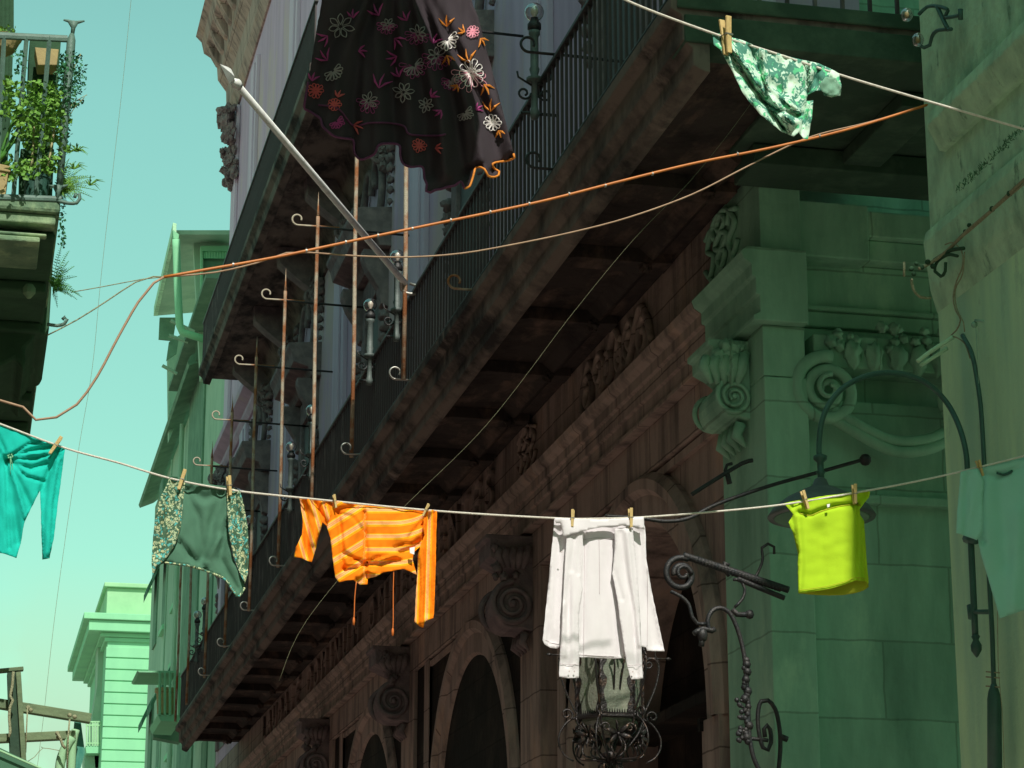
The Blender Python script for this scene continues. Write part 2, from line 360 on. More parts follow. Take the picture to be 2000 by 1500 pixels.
# volute consoles on the piers
def console(yc, x0=W, sc=1.0, m=None):
    q = MB(); d = .46 * sc; zt, zb = zz(5.33), zz(5.33) - 1.0 * sc
    pts = [(x0 + .12, zt), (x0 + .12, zb), (x0 - .03, zb), (x0 - .10, zb + .02)]
    for i in range(9):
        a = -PI / 2 - PI * i / 8
        pts.append((x0 - .22 * sc + .17 * sc * math.cos(a), zb + .27 * sc + .25 * sc * math.sin(a) * 1.0))
    pts += [(x0 - .12, zb + .60 * sc), (x0 - .30 * sc, zb + .68 * sc), (x0 - d, zb + .76 * sc), (x0 - d, zt - .06), (x0 - d - .04, zt - .05), (x0 - d - .04, zt)]
    q.prism(pts, yc - .28, yc + .28)
    o = q.build('console', m or M['carve'], pal, bevel=.012)
    e = MB()
    for yy in (yc - .30, yc + .30):
        cx, cz = x0 - .21 * sc, zb + .27 * sc
        sp_ = spiral((cx, yy, cz), X_, Z_, .235 * sc, .03, 2.4, PI * .5, 60)
        e.tube(sp_, [.036 * sc - .018 * sc * i / 60 for i in range(61)], 6)
        e.ball((cx, yy, cz), .04 * sc, 8)
    for i in range(5):
        e.tube([(x0 - .05 - .075 * i, yc - .31, zt - .12 - .012 * i), (x0 - .08 - .075 * i, yc - .33, zt - .24), (x0 - .11 - .05 * i, yc - .30, zt - .36)], [.045, .05, .02], 6)
    for i in range(9):
        a = random.uniform(0, 6.28)
        e.lump((x0 - .30 * sc + random.uniform(-.12, .16), yc - .30, zb + random.uniform(.52, .9) * sc), random.uniform(.03, .065), 6)
    for i in range(4):
        e.tube([(x0 - .06, yc - .2 + .13 * i, zb - .02), (x0 - .09, yc - .2 + .13 * i, zb - .12), (x0 - .02, yc - .2 + .13 * i, zb - .2)], [.05, .045, .01], 6)
    e.build('volute', m or M['carve'], o, smooth=True)
for c in ARCH[:-1]: console(c + 4.2)
console(C0 + .62, sc=.62, m=M['stone_tint'])
# inscription: one mesh per carved letter
FONT = {}
def letter(ch, yc, wd):
    cu = bpy.data.curves.new('t', 'FONT'); cu.body = ch; cu.size = 1; cu.extrude = .03; cu.bevel_depth = .006; cu.align_x = 'CENTER'
    ob = bpy.data.objects.new('t', cu); COL.objects.link(ob)
    bpy.context.view_layer.update()
    me = bpy.data.meshes.new_from_object(ob.evaluated_get(bpy.context.evaluated_depsgraph_get()))
    bpy.data.objects.remove(ob)
    xs = [v.co.x for v in me.vertices]; ys = [v.co.y for v in me.vertices]
    cx = (min(xs) + max(xs)) / 2; y0, y1 = min(ys), max(ys)
    ww = max(.08, (max(xs) - min(xs)))
    k = wd / ww if ch != 'I' else 1
    for v in me.vertices:
        x, y, z = v.co
        v.co = Vector((W - .012 - z * 1.0, yc - (x - cx) * k, zz(6.06) + (y - y0) / (y1 - y0) * .46))
    me.materials.clear(); me.materials.append(M['stone'])
    o = bpy.data.objects.new('carved_letter', me); COL.objects.link(o); par(o, pal)
    bm = bmesh.new(); bm.from_mesh(me); bmesh.ops.recalc_face_normals(bm, faces=bm.faces); bm.to_mesh(me); bm.free()
for word, ys in (('GENTES', (29.55, 28.78, 28.05, 27.36, 26.70, 26.03)), ('OMNES', (34.0, 33.1, 32.2, 31.4, 30.65)),
                 ('DOMINUM', (40.4, 39.6, 38.7, 37.95, 37.3, 36.45, 35.45)), ('LAUDATE', (46.6, 45.8, 45.0, 44.2, 43.4, 42.6, 41.85))):
    for ch, y in zip(word, ys): letter(ch, y, .5 if ch in 'MOGNDUA' else .36)
# relief ornaments in the frieze
def scrollwork(name, segs, r=.026, m=None):
    q = MB()
    for s_ in segs: q.tube(s_, r, 7)
    return q.build(name, m or M['stone'], pal, smooth=True)
def wp(y, z, d=.02): return Vector((W - d, y, zz(z)))
def knot(yc, m=None):
    q = []
    for a in (-1, 1):
        q.append(smoothpts([wp(yc - a * .30, 6.10), wp(yc - a * .12, 6.04), wp(yc + a * .10, 6.20), wp(yc - a * .16, 6.32), wp(yc + a * .10, 6.46), wp(yc - a * .04, 6.56), wp(yc - a * .22, 6.50), wp(yc - a * .18, 6.40)], .03))
        q.append(smoothpts([wp(yc + a * .42, 6.20), wp(yc + a * .30, 6.12), wp(yc + a * .20, 6.26), wp(yc + a * .36, 6.36), wp(yc + a * .24, 6.50), wp(yc + a * .40, 6.46)], .03))
    scrollwork('knot_relief', q, .024, m)
knot(24.2); knot(17.35, M['stone_tint'])
q = []
for a, y0 in ((1, 20.6), (-1, 20.6)):
    q.append(spiral(wp(y0 + a * .98, 6.20), Y_ * a, Z_, .24, .05, 1.6, -PI * .5, 40))
    q.append(spiral(wp(y0 + a * .55, 6.32), Y_ * -a, Z_, .20, .05, 1.5, -PI * .4, 40))
    q.append(spiral(wp(y0 + a * .22, 6.24), Y_ * a, Z_, .17, .04, 1.4, PI * .4, 36))
    q.append(smoothpts([wp(y0 + a * 1.25, 6.1), wp(y0 + a * .9, 6.5), wp(y0 + a * .45, 6.1), wp(y0 + a * .1, 6.5), wp(y0, 6.56)], .04))
scrollwork('scroll_relief', q, .038)
# balcony slab, fascia, soffit, brackets (wraps round the corner)
SB = 14.28
w = MB()
pf = [(B, 6.95), (B - .03, 6.93), (B - .03, 6.84), (B + .05, 6.80), (B + .05, 6.62), (B + .12, 6.56), (B + .12, 6.44), (B + .20, 6.40), (B + .24, 6.40), (B + .24, 6.70)]
w.prism([(W + .5, zz(6.95))] + [(x, zz(z)) for x, z in pf] + [(W + .5, zz(6.70))], SB, 51.6)
w.build('balcony_slab', M['fascia'], pal, bevel=.01)
w = MB()
w.box(B + .24, W - .0, SB + .4, 51.5, zz(6.655), zz(6.698))
w.prism([(W + .2, zz(6.65)), (W + .2, zz(6.622)), (W - .14, zz(6.622)), (W - .22, zz(6.56)), (W - .24, zz(6.56)), (W - .34, zz(6.65))], C0 - .2, 51.4)
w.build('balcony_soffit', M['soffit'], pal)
y = C0 + .5
while y < 51:
    k = MB()
    k.prism([(W - .05, zz(6.654)), (W - .05, zz(6.54)), (W - .35, zz(6.53)), (B + .42, zz(6.54)), (B + .30, zz(6.52)), (B + .26, zz(6.56)), (B + .26, zz(6.654))], y - .14, y + .14)
    k.lump((W - .28, y - .1, zz(6.53)), .06)
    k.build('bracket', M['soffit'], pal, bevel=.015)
    y += 1.775
# return of the balcony over the alley
w = MB()
w.box(B + .01, 12, SB - .03, SB - .001, zz(6.84), zz(6.948)); w.box(B + .06, 12, SB - .02, SB + .3, zz(6.60), zz(6.80)); w.box(W - .3, 12, SB + .31, C0 - .002, zz(6.62), zz(6.70)); w.box(W - .2, 12, C0 - .5, C0 - .01, zz(6.45), zz(6.61)); w.box(W + .5, W + .8, SB + .5, C0 - .4, zz(6.5), zz(6.61)); w.box(W + 1.9, W + 2.2, SB + .5, C0 - .4, zz(6.5), zz(6.61))
w.build('balcony_return', M['stone_tint_dark'], pal, bevel=.01)
# alley face of the palace with its big ionic capital
w = MB()
w.box(W + .001, 12, C0 + .35, C0 + .6, 0, 24)
w.box(W + .002, W + .34, C0 + .12, C0 + .36, 0, zz(6.4))
w.box(W + .22, W + .9, C0 + .05, C0 + .36, zz(5.95), zz(6.40))
for z0, z1, d in ((6.15, 6.36, .30), (5.98, 6.15, .22), (5.62, 5.98, .08), (5.58, 5.62, .14), (5.46, 5.58, .10), (5.34, 5.46, .05)):
    w.box(W + .36, 9, C0 + .36 - d, C0 + .4, zz(z0), zz(z1) - .001)
w.box(W + .40, W + 1.72, C0 + .20, C0 + .36, 0, zz(4.86)); w.box(W + .34, W + 1.80, C0 + .12, C0 + .36, zz(4.05), zz(4.12)); w.box(W + .42, W + 1.70, C0 + .06, C0 + .36, zz(5.08), zz(5.335))
w.build('alley_wall', M['stone_tint'], pal, bevel=.012)
w = MB()
for k_, (xc, sg) in enumerate(((W + .50, 1), (W + 1.62, -1))):
    w.tube(spiral((xc, C0 + .02, zz(4.88)), X_ * sg, Z_, .27, .04, 2.3, PI * .45, 60), [.055 - .03 * i / 60 for i in range(61)], 8)
    w.tube(spiral((xc, C0 - .05, zz(4.88)), X_ * sg, Z_, .11, .02, 1.0, PI * .45, 20), .02, 6)
for i in range(5):
    w.lump((W + .72 + .18 * i, C0 + .04, zz(5.18)), .085, 10, (.8, .7, 1.25))
for sg in (0, 1):
    w.tube(smoothpts([(W + .55, C0 + .05, zz(4.74 - .07 * sg)), (W + .85, C0 - .02, zz(4.55 - .07 * sg)), (W + 1.06, C0 - .03, zz(4.50 - .08 * sg)), (W + 1.35, C0 - .02, zz(4.56 - .07 * sg)), (W + 1.6, C0 + .05, zz(4.76 - .07 * sg))], .05), .045, 8)
for i in range(26):
    w.lump((W + .40 + random.uniform(0, 1.2), C0 + .04, zz(random.uniform(5.24, 5.42))), random.uniform(.025, .05), 6)
w.build('ionic_capital', M['stone_tint'], pal, smooth=True)
# upper wall
w = MB()
w.box(W + .03, W + .9, C0 + .05, YA, zz(6.66), zz(24))
w.build('upper_wall', M['plaster'], pal)
w = MB(); wb_ = MB()
for i in range(7):
    yc = 23.65 + 7.1 * i - 7.1
    if yc > YA: continue
    for z0, z1 in ((7.2, 13.7), (14.3, 22.5)):
        w = MB(); w.box(W - .05, W + .031, yc - .55, yc + .55, zz(z0), zz(z1)); w.box(W - .09, W - .049, yc - .30, yc + .30, zz(z0), zz(z1 - .1))
        w.build('pilaster', M['plaster2'], pal, bevel=.01)
w = MB()
w.prism([(W + .2, zz(13.70)), (W - .02, zz(13.70)), (W - .10, zz(13.80)), (W - .10, zz(13.9)), (W - .32, zz(14.0)), (W - .34, zz(14.12)), (W + .2, zz(14.12))], C0, YA)
w.build('string_course', M['plaster'], pal, bevel=.006)
# windows of the piano nobile
for i, c in enumerate([20.1 + 7.1 * k_ for k_ in range(5)] + [20.1 + 7.1 * 5 - .6]):
    c = c + (.2 if i < 5 else 0)
    wi = MB(); wi.box(W - .04, W + .10, c - .95, c - .62, zz(6.96), zz(11.2)); wi.box(W - .04, W + .10, c + .62, c + .95, zz(6.96), zz(11.2)); wi.box(W - .04, W + .10, c - .95, c + .95, zz(11.2), zz(11.62))
    wo_ = wi.build('window', M['carve'], pal, bevel=.012)
    pd = MB()
    pd.prism([(W + .05, zz(11.64)), (W - .14, zz(11.64)), (W - .20, zz(11.78)), (W - .46, zz(11.86)), (W - .50, zz(12.02)), (W - .56, zz(12.12)), (W - .56, zz(12.2)), (W + .05, zz(12.26))], c - 1.3, c + 1.3)
    for a in (-1, 1):
        pd.prism([(W + .05, zz(11.63)), (W + .05, zz(10.75)), (W - .08, zz(10.8)), (W - .12, zz(11.05)), (W - .28, zz(11.3)), (W - .36, zz(11.5)), (W - .36, zz(11.63))], c + a * .98 - .13, c + a * .98 + .13)
    pd.build('pediment', M['carve'], wo_, bevel=.012)
    pn = MB(); pn.box(W + .016, W + .028, c - .62, c + .62, zz(6.96), zz(11.2)); pn.build('shutter', mat('window_shutter', (.05, .05, .055), .7, c2=(.08, .07, .07), scale=8, stretch=(.3, .3, 9)), wo_)
    for a in (-1, 1):
        orn = MB()
        orn.tube(smoothpts([(W - .02, c + a * .15, zz(12.32)), (W - .05, c + a * .75, zz(12.45)), (W - .05, c + a * .85, zz(12.9)), (W - .05, c + a * .45, zz(13.35)), (W - .04, c + a * .12, zz(13.25)), (W - .04, c + a * .2, zz(12.95))], .06), .06, 7)
        orn.build('carved_scroll', M['carve'], wo_, smooth=True); orn = MB()
        for k_ in range(7): orn.lump((W - .03, c + a * (1.12 + .03 * (k_ % 2)), zz(10.6 - .17 * k_)), .10 - .008 * k_, 7)
        for k_ in range(7): orn.lump((W - .03, c + a * (1.45 + .03 * (k_ % 2)), zz(13.3 - .17 * k_)), .09 - .008 * k_, 7)
        orn.build('carved_ornament', M['carve'], wo_, smooth=True)
for i, c in enumerate([34.5, 41.6, 48.7, 27.4]):
    wi = MB(); wi.box(W - .04, W + .10, c - .95, c - .62, zz(14.3), zz(18.2)); wi.box(W - .04, W + .10, c + .62, c + .95, zz(14.3), zz(18.2)); wi.box(W - .10, W + .10, c - 1.1, c + 1.1, zz(18.2), zz(18.7))
    wo_ = wi.build('window', M['plaster2'], pal, bevel=.012)
    pn = MB(); pn.box(W + .016, W + .028, c - .62, c + .62, zz(14.3), zz(18.2)); pn.build('shutter', M['darkin'], wo_)
# upper balcony
U0, U1 = 32.6, 49.2
w = MB()
w.prism([(W + .2, zz(14.2)), (B, zz(14.2)), (B - .03, zz(14.16)), (B - .03, zz(14.05)), (B + .05, zz(13.98)), (B + .08, zz(13.86)), (B + .22, zz(13.84)), (B + .24, zz(13.98)), (W - .30, zz(13.98)), (W - .20, zz(13.78)), (W - .05, zz(13.55)), (W - .02, zz(13.4)), (W + .2, zz(13.4))], U0, U1)
w.build('upper_balcony_slab', M['fascia'], pal, bevel=.012)
y = U0 + .8
while y < U1:
    k = MB(); k.prism([(W + .0, zz(13.97)), (W + .0, zz(12.9)), (W - .12, zz(12.95)), (W - .22, zz(13.25)), (W - .55, zz(13.5)), (W - .75, zz(13.68)), (W - .78, zz(13.97))], y - .17, y + .17)
    k.tube(spiral((W - .14, y, zz(13.12)), X_, Z_, .15, .03, 1.6, 0, 20), .04, 6)
    for j in range(5): k.lump((W - .08 - .02 * j, y - .18, zz(12.9 + .12 * j)), .07, 6)
    k.build('bracket', M['carve'], pal, bevel=.015); y += 3.55
def railing(name, y0, y1, zb, zt, pitch, nparts, x=B + .05):
    r = MB(); r.box(x - .03, x + .03, y0, y1, zt - .035, zt); r.box(x - .02, x + .02, y0, y1, zb + .08, zb + .10)
    ro = r.build(name, M['iron'], pal, bevel=.006)
    base = None; st = MB(); i = 0; y = y0 + .05
    while y < y1:
        if i < nparts:
            if base is None:
                b = MB(); b.box(-.011, .011, -.011, .011, 0, zt - zb - .036); base = b.build('baluster', M['bar'], ro); base.location = (x, y, zb)
            else:
                c = base.copy(); COL.objects.link(c); c.location = (x, y, zb)
        else: st.box(x - .011, x + .011, y - .011, y + .011, zb, zt - .036)
        y += pitch; i += 1
    if st.v:
        o = st.build('balusters', M['bar'], ro, kind='stuff')
    return ro
railing('balcony_railing', SB, 51.5, zz(6.952), zz(8.0), .15, 98)
railing('upper_balcony_railing', U0, U1, zz(14.205), zz(15.2), .14, 98)
r = MB(); r.box(B + .02, 12, SB + .02, SB + .06, zz(7.96), zz(8.0))
for i in range(36): r.box(B + .2 + .2 * i, B + .225 + .2 * i, SB + .03, SB + .055, zz(6.952), zz(7.96))
r.build('return_railing', M['bar'], pal)
# cornice at the top of the tall block
w = MB()
w.prism([(W + .3, zz(25.6)), (W - .95, zz(25.6)), (W - 1.0, zz(25.35)), (W - .85, zz(25.2)), (W - .78, zz(24.9)), (W - .45, zz(24.7)), (W - .40, zz(24.2)), (W - .18, zz(23.9)), (W - .15, zz(23.3)), (W - .02, zz(23.0)), (W + .3, zz(23.0))], C0, YA + .9)
w.build('cornice', M['stone'], pal, bevel=.012)
y = 44.0
while y < YA + .8:
    k = MB(); k.prism([(W - .30, zz(24.75)), (W - .35, zz(24.3)), (W - .5, zz(24.4)), (W - .62, zz(24.6)), (W - .8, zz(24.95)), (W - .5, zz(24.95))], y, y + .32); k.build('modillion', M['stone'], pal, bevel=.012); y += .9
for (zb_, zt_, n_, o_) in ((20.9, 22.9, 70, .42), (11.9, 13.6, 60, .36)):
    w = MB()
    for j in range(n_):
        u = random.random(); w.lump((W - .05 - random.uniform(0, o_) * (.35 + .65 * u), YA - .5 + random.uniform(-.5, .5), zz(zb_ + (zt_ - zb_) * u)), random.uniform(.05, .13), 6, (1, 1, random.uniform(.7, 1.8)))
    w.build('carved_corner', M['carve'], pal)
w = MB()
for z0 in (8.2, 10.1): w.box(W - .07, W + .03, YA - .9, YA, zz(z0), zz(z0 + 1.5))
w.box(W - .06, W + .03, YA - .8, YA, zz(14.6), zz(22.9))
w.build('quoins', M['plaster2'], pal, bevel=.02)
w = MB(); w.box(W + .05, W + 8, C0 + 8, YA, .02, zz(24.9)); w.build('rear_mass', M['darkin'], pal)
# iron curls that stick out from the balcony edges
def curl_mesh():
    q = MB(); q.tube([(.35, 0, 0), (-.10, 0, 0)] + spiral((-.10, 0, .075), X_, Z_, .075, .045, -.82, -PI / 2, 22), .012, 6, flat=1.6)
    return q
cb = None
for (px, py, mt) in [(1062, 320, 'iron'), (905, 562, 'rust'), (787, 746, 'white'), (690, 887, 'white'), (545, 1108, 'white'), (487, 1193, 'white'), (440, 1270, 'white'), (402, 1327, 'white')]:
    P_ = atx(px, py, B - .05)
    o = curl_mesh().build('iron_curl', M['rust'] if mt != 'iron' else M['iron'], None, smooth=True)
    par(o, pal); o.location = (B - .03, P_.y, zz(7.02))
    if mt == 'white': o.data.materials[0] = M['wire']

o = curl_mesh().build('iron_curl', M['iron'], None, smooth=True); par(o, pal); o.location = (B - .03, 18.05, zz(8.12))
w = MB(); w.tube([(B + .2, 18.05, zz(8.12)), (W, 18.05, zz(8.10))], .014, 6); w.build('tie_rod', M['iron'], pal)
# ------------------------------------------------------------------ awning poles, globe lamps, flagpole on the balcony
def awning_pole(zlow=7.0, ztop=11.35):
    t = thing('awning_pole', '', 'awning pole', (0, 0, 0), 'rusty awning poles standing along the balcony rail', local=True)
    a = MB(); hgt = ztop - zlow; a.tube([(0, 0, 0), (.008, .01, hgt * .33), (-.006, 0, hgt * .66), (0, 0, hgt - .25), (0, 0, hgt - .1)], .026, 8); a.lathe((0, 0, hgt - .1), [(.026, 0), (.012, .12), (.001, .36)], 8)
    a.build('pole', M['rust'], t, smooth=True)
    b = MB(); b.tube([(1.40, 0, hgt - .28), (.3, 0, hgt - .26), (0, 0, hgt - .25)], .017, 6); b.build('arm', M['iron'], t, smooth=True)
    c = MB(); c.tube([(.3, 0, hgt - .24), (-.28, 0, hgt - .245)] + spiral((-.28, 0, hgt - .16), X_, Z_, .085, .05, -.8, -PI / 2, 24), .014, 6); c.build('hook', M['rust'], t, smooth=True)
    return t
AP = [(24.2, 'rusty awning pole nearest the viewer, its top hidden behind the black skirt'), (27.7, 'rusty awning pole crossed by the white flagpole halfway up'), (31.1, 'awning pole with a pale lump tied below its hook, left of the flagpole'),
      (34.5, 'orange-topped awning pole whose tip stands lower left of the flagpole'), (38.1, 'awning pole whose curled hook is just left of a dark window cornice'), (41.7, 'awning pole passing between two carved window surrounds down the facade'),
      (45.2, 'short visible awning pole above the grey shirt between the two pegs'), (48.8, 'awning pole showing under the grey shirt, beside two small globe lamps'), (53.2 - 1.9, 'farthest awning pole, partly orange, at the end of the balcony rail')]
ap0 = awning_pole()
for i, (y, lb) in enumerate(AP):
    if i == 0: ap0.location = (B - .06, y, zz(7.0)); ap0['label'] = lb
    else: dup(ap0, (B - .06, y, zz(7.0)), lb)
def globe_lamp():
    t = thing('globe_lamp', '', 'globe lamp', (0, 0, 0), 'clear glass globe lamps along the balcony rail', local=True)
    p = MB(); p.lathe((0, 0, 0), [(.03, -.35), (.045, -.3), (.03, -.25), (.028, -.02), (.07, -.01), (.07, .02), (.03, .04), (.045, .10), (.036, .12), (.036, .40), (.05, .42), (.05, .45)], 12); p.build('post', M['verdi'], t, smooth=True)
    c = MB(); c.lathe((0, 0, .45), [(.028, 0), (.06, .02), (.06, .06), (.04, .09), (.035, .12)], 12); c.build('collar', M['iron'], t, smooth=True)
    gl = MB(); gl.ball((0, 0, .625), .082, 22); gl.build('globe', M['glass'], t, smooth=True)
    bu = MB(); bu.lathe((0, 0, .56), [(.015, 0), (.018, .03), (.034, .06), (.034, .09), (.012, .115)], 10); bu.build('bulb', M['filament'], t, smooth=True)
    k = MB()
    for a in (-1, 1): k.tube(spiral((a * .09, 0, -.12), X_ * a, Z_, .06, .02, 1.2, PI, 16), .011, 5); k.tube([(0, 0, -.06), (a * .14, 0, .02), (a * .15, 0, .07)], .01, 5)
    k.tube([(-.12, 0, -.3), (.2, 0, -.3)], .015, 6); k.build('bracket', M['iron'], t, smooth=True)
    return t
GL = [(1048, 30, 'largest clear globe lamp, on a dark post right of the black skirt'), (780, 500, 'globe lamp on a dark post beside the foot of the white flagpole'), (727, 600, 'globe lamp on a pale green post with a glinting bulb, below the flagpole foot'),
      (612, 805, 'globe lamp standing between two awning poles above the orange top, the nearer of that pair'), (572, 868, 'globe lamp close behind the orange-topped awning pole above the orange top'), (492, 1015, 'globe lamp just right of the grey shirt with patterned sides'),
      (403, 1165, 'small far globe lamp under the grey shirt, right one of two'), (388, 1200, 'farthest small globe lamp, left one of two under the grey shirt')]
g0 = globe_lamp()
for i, (px, py, lb) in enumerate(GL):
    P_ = atx(px, py, B)
    loc = (B - .02, P_.y, zz(7.98))
    if i == 0: g0.location = loc; g0['label'] = lb
    else: dup(g0, loc, lb)
# flagpole
fp = thing('flagpole', 'long white flagpole with a spearhead tip slanting out from the balcony rail', 'flagpole', at(795, 560, 24.2))
a, b = at(790, 552, 24.2), at(464, 166, 19.8)
q = MB(); q.tube([a, b], [.036, .031], 14); q.build('pole', M['white'], fp, smooth=True)
dr = (b - a).normalized(); q = MB()
q.tube([b - dr * .02, b + dr * .03, b + dr * .05, b + dr * .09], [.042, .048, .038, .024], 12); q.build('collar', M['white'], fp, smooth=True)
q = MB(); q.tube([b + dr * .07, b + dr * .12, b + dr * .17, b + dr * .24, b + dr * .42], [.02, .035, .075, .06, .002], 4, flat=.5); q.build('spearhead', M['white'], fp)
q = MB(); q.tube(smoothpts([a + dr * .1, a + Vector((-.03, 0, -.07)), a + Vector((.04, 0, -.12)), a + Vector((.14, 0, -.10)), a + Vector((.2, 0, .02))], .02), .02, 7)
q.tube([a - dr * .02 + Vector((.05, 0, 0)), a + Vector((.16, 0, -.03)), a + Vector((.20, 0, .06))], .018, 6); q.build('holder', M['wire'], fp, smooth=True)

# ------------------------------------------------------------------ buildings beyond
hs = thing('plain_house', 'plain weathered house end wall squeezed between the palace and the eaved house', 'house', (W, YA, 0))
w = MB(); w.box(W + .02, W + 8, YA + .01, 66.5, 0, zz(18.6)); w.build('wall', M['farwall'], hs)
w = MB(); w.prism([(W + .1, zz(18.6)), (W - .6, zz(18.6)), (W - .6, zz(18.75)), (W + .1, zz(18.95))], YA + .02, 67); w.box(W - .03, W + .02, 62, 66.4, 0, zz(18.5)); w.build('roof_edge', M['fardark'], hs)
for k_, (y0, z0) in enumerate(((58.2, 9.0), (62.8, 9.0), (58.2, 5.0), (62.8, 5))):
    w = MB(); w.box(W - .02, W + .03, y0, y0 + 1.3, zz(z0), zz(z0 + 2.6)); w.build('window', M['fardark'], hs)
hd = thing('eaved_house', 'tall grey-green house with wide sloping eaves, behind the plain wall', 'house', (W, 67, 0))
w = MB(); w.box(W + .02, W + 9, 67.01, 79, 0, zz(17.9)); w.build('wall', M['farwall'], hd)
w = MB(); w.prism([(W + .4, zz(18.5)), (W + .0, zz(18.15)), (W - .45, zz(17.95)), (W - .50, zz(18.05)), (W - .45, zz(18.2)), (W + .4, zz(18.9))], 62.0, 79.5); w.box(W - .3, W + .4, 61.9, 61.99, zz(18.1), zz(18.6)); w.build('eaves', M['fardark'], hd)
for (y0, z0, z1) in ((68.5, 12.8, 15.2), (72.5, 12.8, 15.2), (68.5, 8.5, 11), (72.5, 8.5, 11), (76, 8.5, 11), (76, 12.8, 15.2)):
    w = MB(); w.box(W - .03, W + .03, y0, y0 + 1.2, zz(z0), zz(z1)); wi = w.build('window', M['fardark'], hd)
    w = MB(); w.prism([(W - .035, zz(z1 + .1)), (W - .34, zz(z1 - .6)), (W - .34, zz(z1 - .85)), (W - .035, zz(z1 - .1))], y0 - .1, y0 + 1.4); w.build('awning', M['awn'], wi)
w = MB(); w.box(W - .55, W + .02, 69, 70.4, zz(14.6), zz(14.75)); w.box(W - .5, W, 69.1, 70.3, zz(14.76), zz(16.6)); w.build('glazed_box_window', M['fardark'], hd, bevel=.03)
for k_, (y0, z0) in enumerate(((60.0, 3.4), (66.5, 3.9), (72.5, 5.2))):
    w = MB(); w.box(W - .85, W + .02, y0, y0 + 3.2, zz(z0), zz(z0 + .14)); bo = w.build('balcony', M['farwall'], hd, bevel=.03)
    w = MB(); w.box(W - .84, W, y0 + .02, y0 + .06, zz(z0 + 1.1), zz(z0 + 1.14)); w.box(W - .84, W - .8, y0, y0 + 3.2, zz(z0 + 1.1), zz(z0 + 1.14))
    for j in range(8): w.box(W - .84, W - .81, y0 + .02 + .4 * j, y0 + .05 + .4 * j, zz(z0 + .14), zz(z0 + 1.1))
    for j in range(5): w.box(W - .84 + .2 * j, W - .81 + .2 * j, y0 + .02, y0 + .05, zz(z0 + .14), zz(z0 + 1.1))
    w.build('rail', M['mint'], bo)
w = MB()
for (y0, z0, z1) in ((68.5, 12.8, 15.2), (72.5, 12.8, 15.2), (68.5, 8.5, 11), (72.5, 8.5, 11)): w.box(W - .10, W + .02, y0 - .15, y0 + 1.35, zz(z0 - .15), zz(z0)); w.box(W - .08, W + .02, y0 - .12, y0 + 1.32, zz(z1), zz(z1 + .14))
w.build('sills', M['mint'], hd)
w = MB(); w.tube([(W - .12, 67.6, 0), (W - .12, 67.6, zz(17.8))], .07, 8); w.tube([(W - .1, 71.2, 2), (W - .1, 71.3, zz(12)), (W - .1, 71.1, zz(17.6))], .03, 6); w.build('downpipe', M['farwall'], hd)
# roof veranda with its drainpipe
rv = thing('roof_veranda', 'covered roof terrace with boarded canopy and curtained window above the eaved house', 'roof terrace', (W, 58, zz(18)))
c1, c2 = atx(341, 460, 5.0), atx(303, 616, 5.0)
w = MB(); zc = c1.z
w.slab([(5.0, 58.5, zz(20.6)), (5.0, 72.5, zz(22.3)), (8, 72.5, zz(22.9)), (8, 58.5, zz(21.2))], (0, 0, 1), .08)
rw = MB()
def quad_at(mb, pts, t=.06): mb.slab([at(x, y, s_) for x, y, s_ in pts], (0, 1, 0), t)
w = MB()
A1, A2, A3, A4 = at(341, 458, 60), at(452, 458, 60), at(430, 606, 70), at(302, 617, 70)
w.slab([A1, A2, A3, A4], (0, 0, 1), .12)
w.build('canopy', M['farwall'], rv)
w = MB(); w.slab([at(337, 456, 59.9), at(344, 458, 59.9), at(308, 617, 70), at(300, 617, 70)], (0, 0, 1), .3); w.build('canopy_edge', M['ochre2'], rv)
w = MB(); w.slab([at(378, 475, 61), at(450, 475, 61), at(450, 740, 61), at(392, 740, 61)], (0, 1, 0), .3); w.build('terrace_wall', M['farwall'], rv)
w = MB()
for x0, x1, y0, y1 in ((392, 396, 480, 640), (396, 448, 480, 490)): w.slab([at(x0, y0, 60.7), at(x1, y0, 60.7), at(x1, y1, 60.7), at(x0, y1, 60.7)], (0, 1, 0), .2)
w.build('window_frame', M['mint'], rv)
w = MB()
for j in range(9):
    x0 = 397 + 5.3 * j; w.tube([at(x0 + 2, 491, 60.8), at(x0 + 2, 505, 60.8)], .05, 6)
w.build('curtain', M['mint'], rv)
w = MB(); w.slab([at(398, 505, 60.9), at(448, 505, 60.9), at(440, 620, 60.9), at(398, 640, 60.9)], (0, 1, 0), .05); w.build('shutter', M['fardark'], rv)
dp = thing('drainpipe', 'thick pale drainpipe with an elbow in front of the roof terrace', 'drainpipe', at(345, 560, 59))
q = MB(); q.tube(smoothpts([at(344, 468, 59), at(347, 560, 59), at(351, 636, 59), at(356, 648, 59), at(366, 652, 59), at(404, 664, 59)], .3), .10, 12); q.build('pipe', M['mint'], dp, smooth=True)
q = MB(); q.slab([at(338, 449, 59), at(350, 458, 59), at(349, 465, 59), at(339, 465, 59)], (0, 1, 0), .3); q.build('funnel', M['mint'], dp)
for (x0, y0, x1, y1, s_) in ((333, 626, 380, 648, 60), (330, 655, 368, 668, 62), (317, 714, 346, 730, 64)):
    q = MB(); q.tube([at(x0, y0, s_), at(x1, y1, s_)], .05, 6); q.build('strut', M['farwall'], rv)
w = MB(); w.slab([at(312, 620, 69), at(345, 620, 69), at(338, 665, 69), at(310, 662, 69)], (0, 1, 0), .1); w.slab([at(330, 668, 68), at(350, 655, 68), at(345, 690, 68), at(325, 704, 68)], (0, 1, 0), .1); w.build('side_screen', M['fardark'], rv)
w = MB(); w.slab([at(328, 690, 69), at(360, 640, 69), at(372, 760, 69), at(330, 860, 69)], (0, 1, 0), .4); w.build('side_wall', M['farwall'], rv)
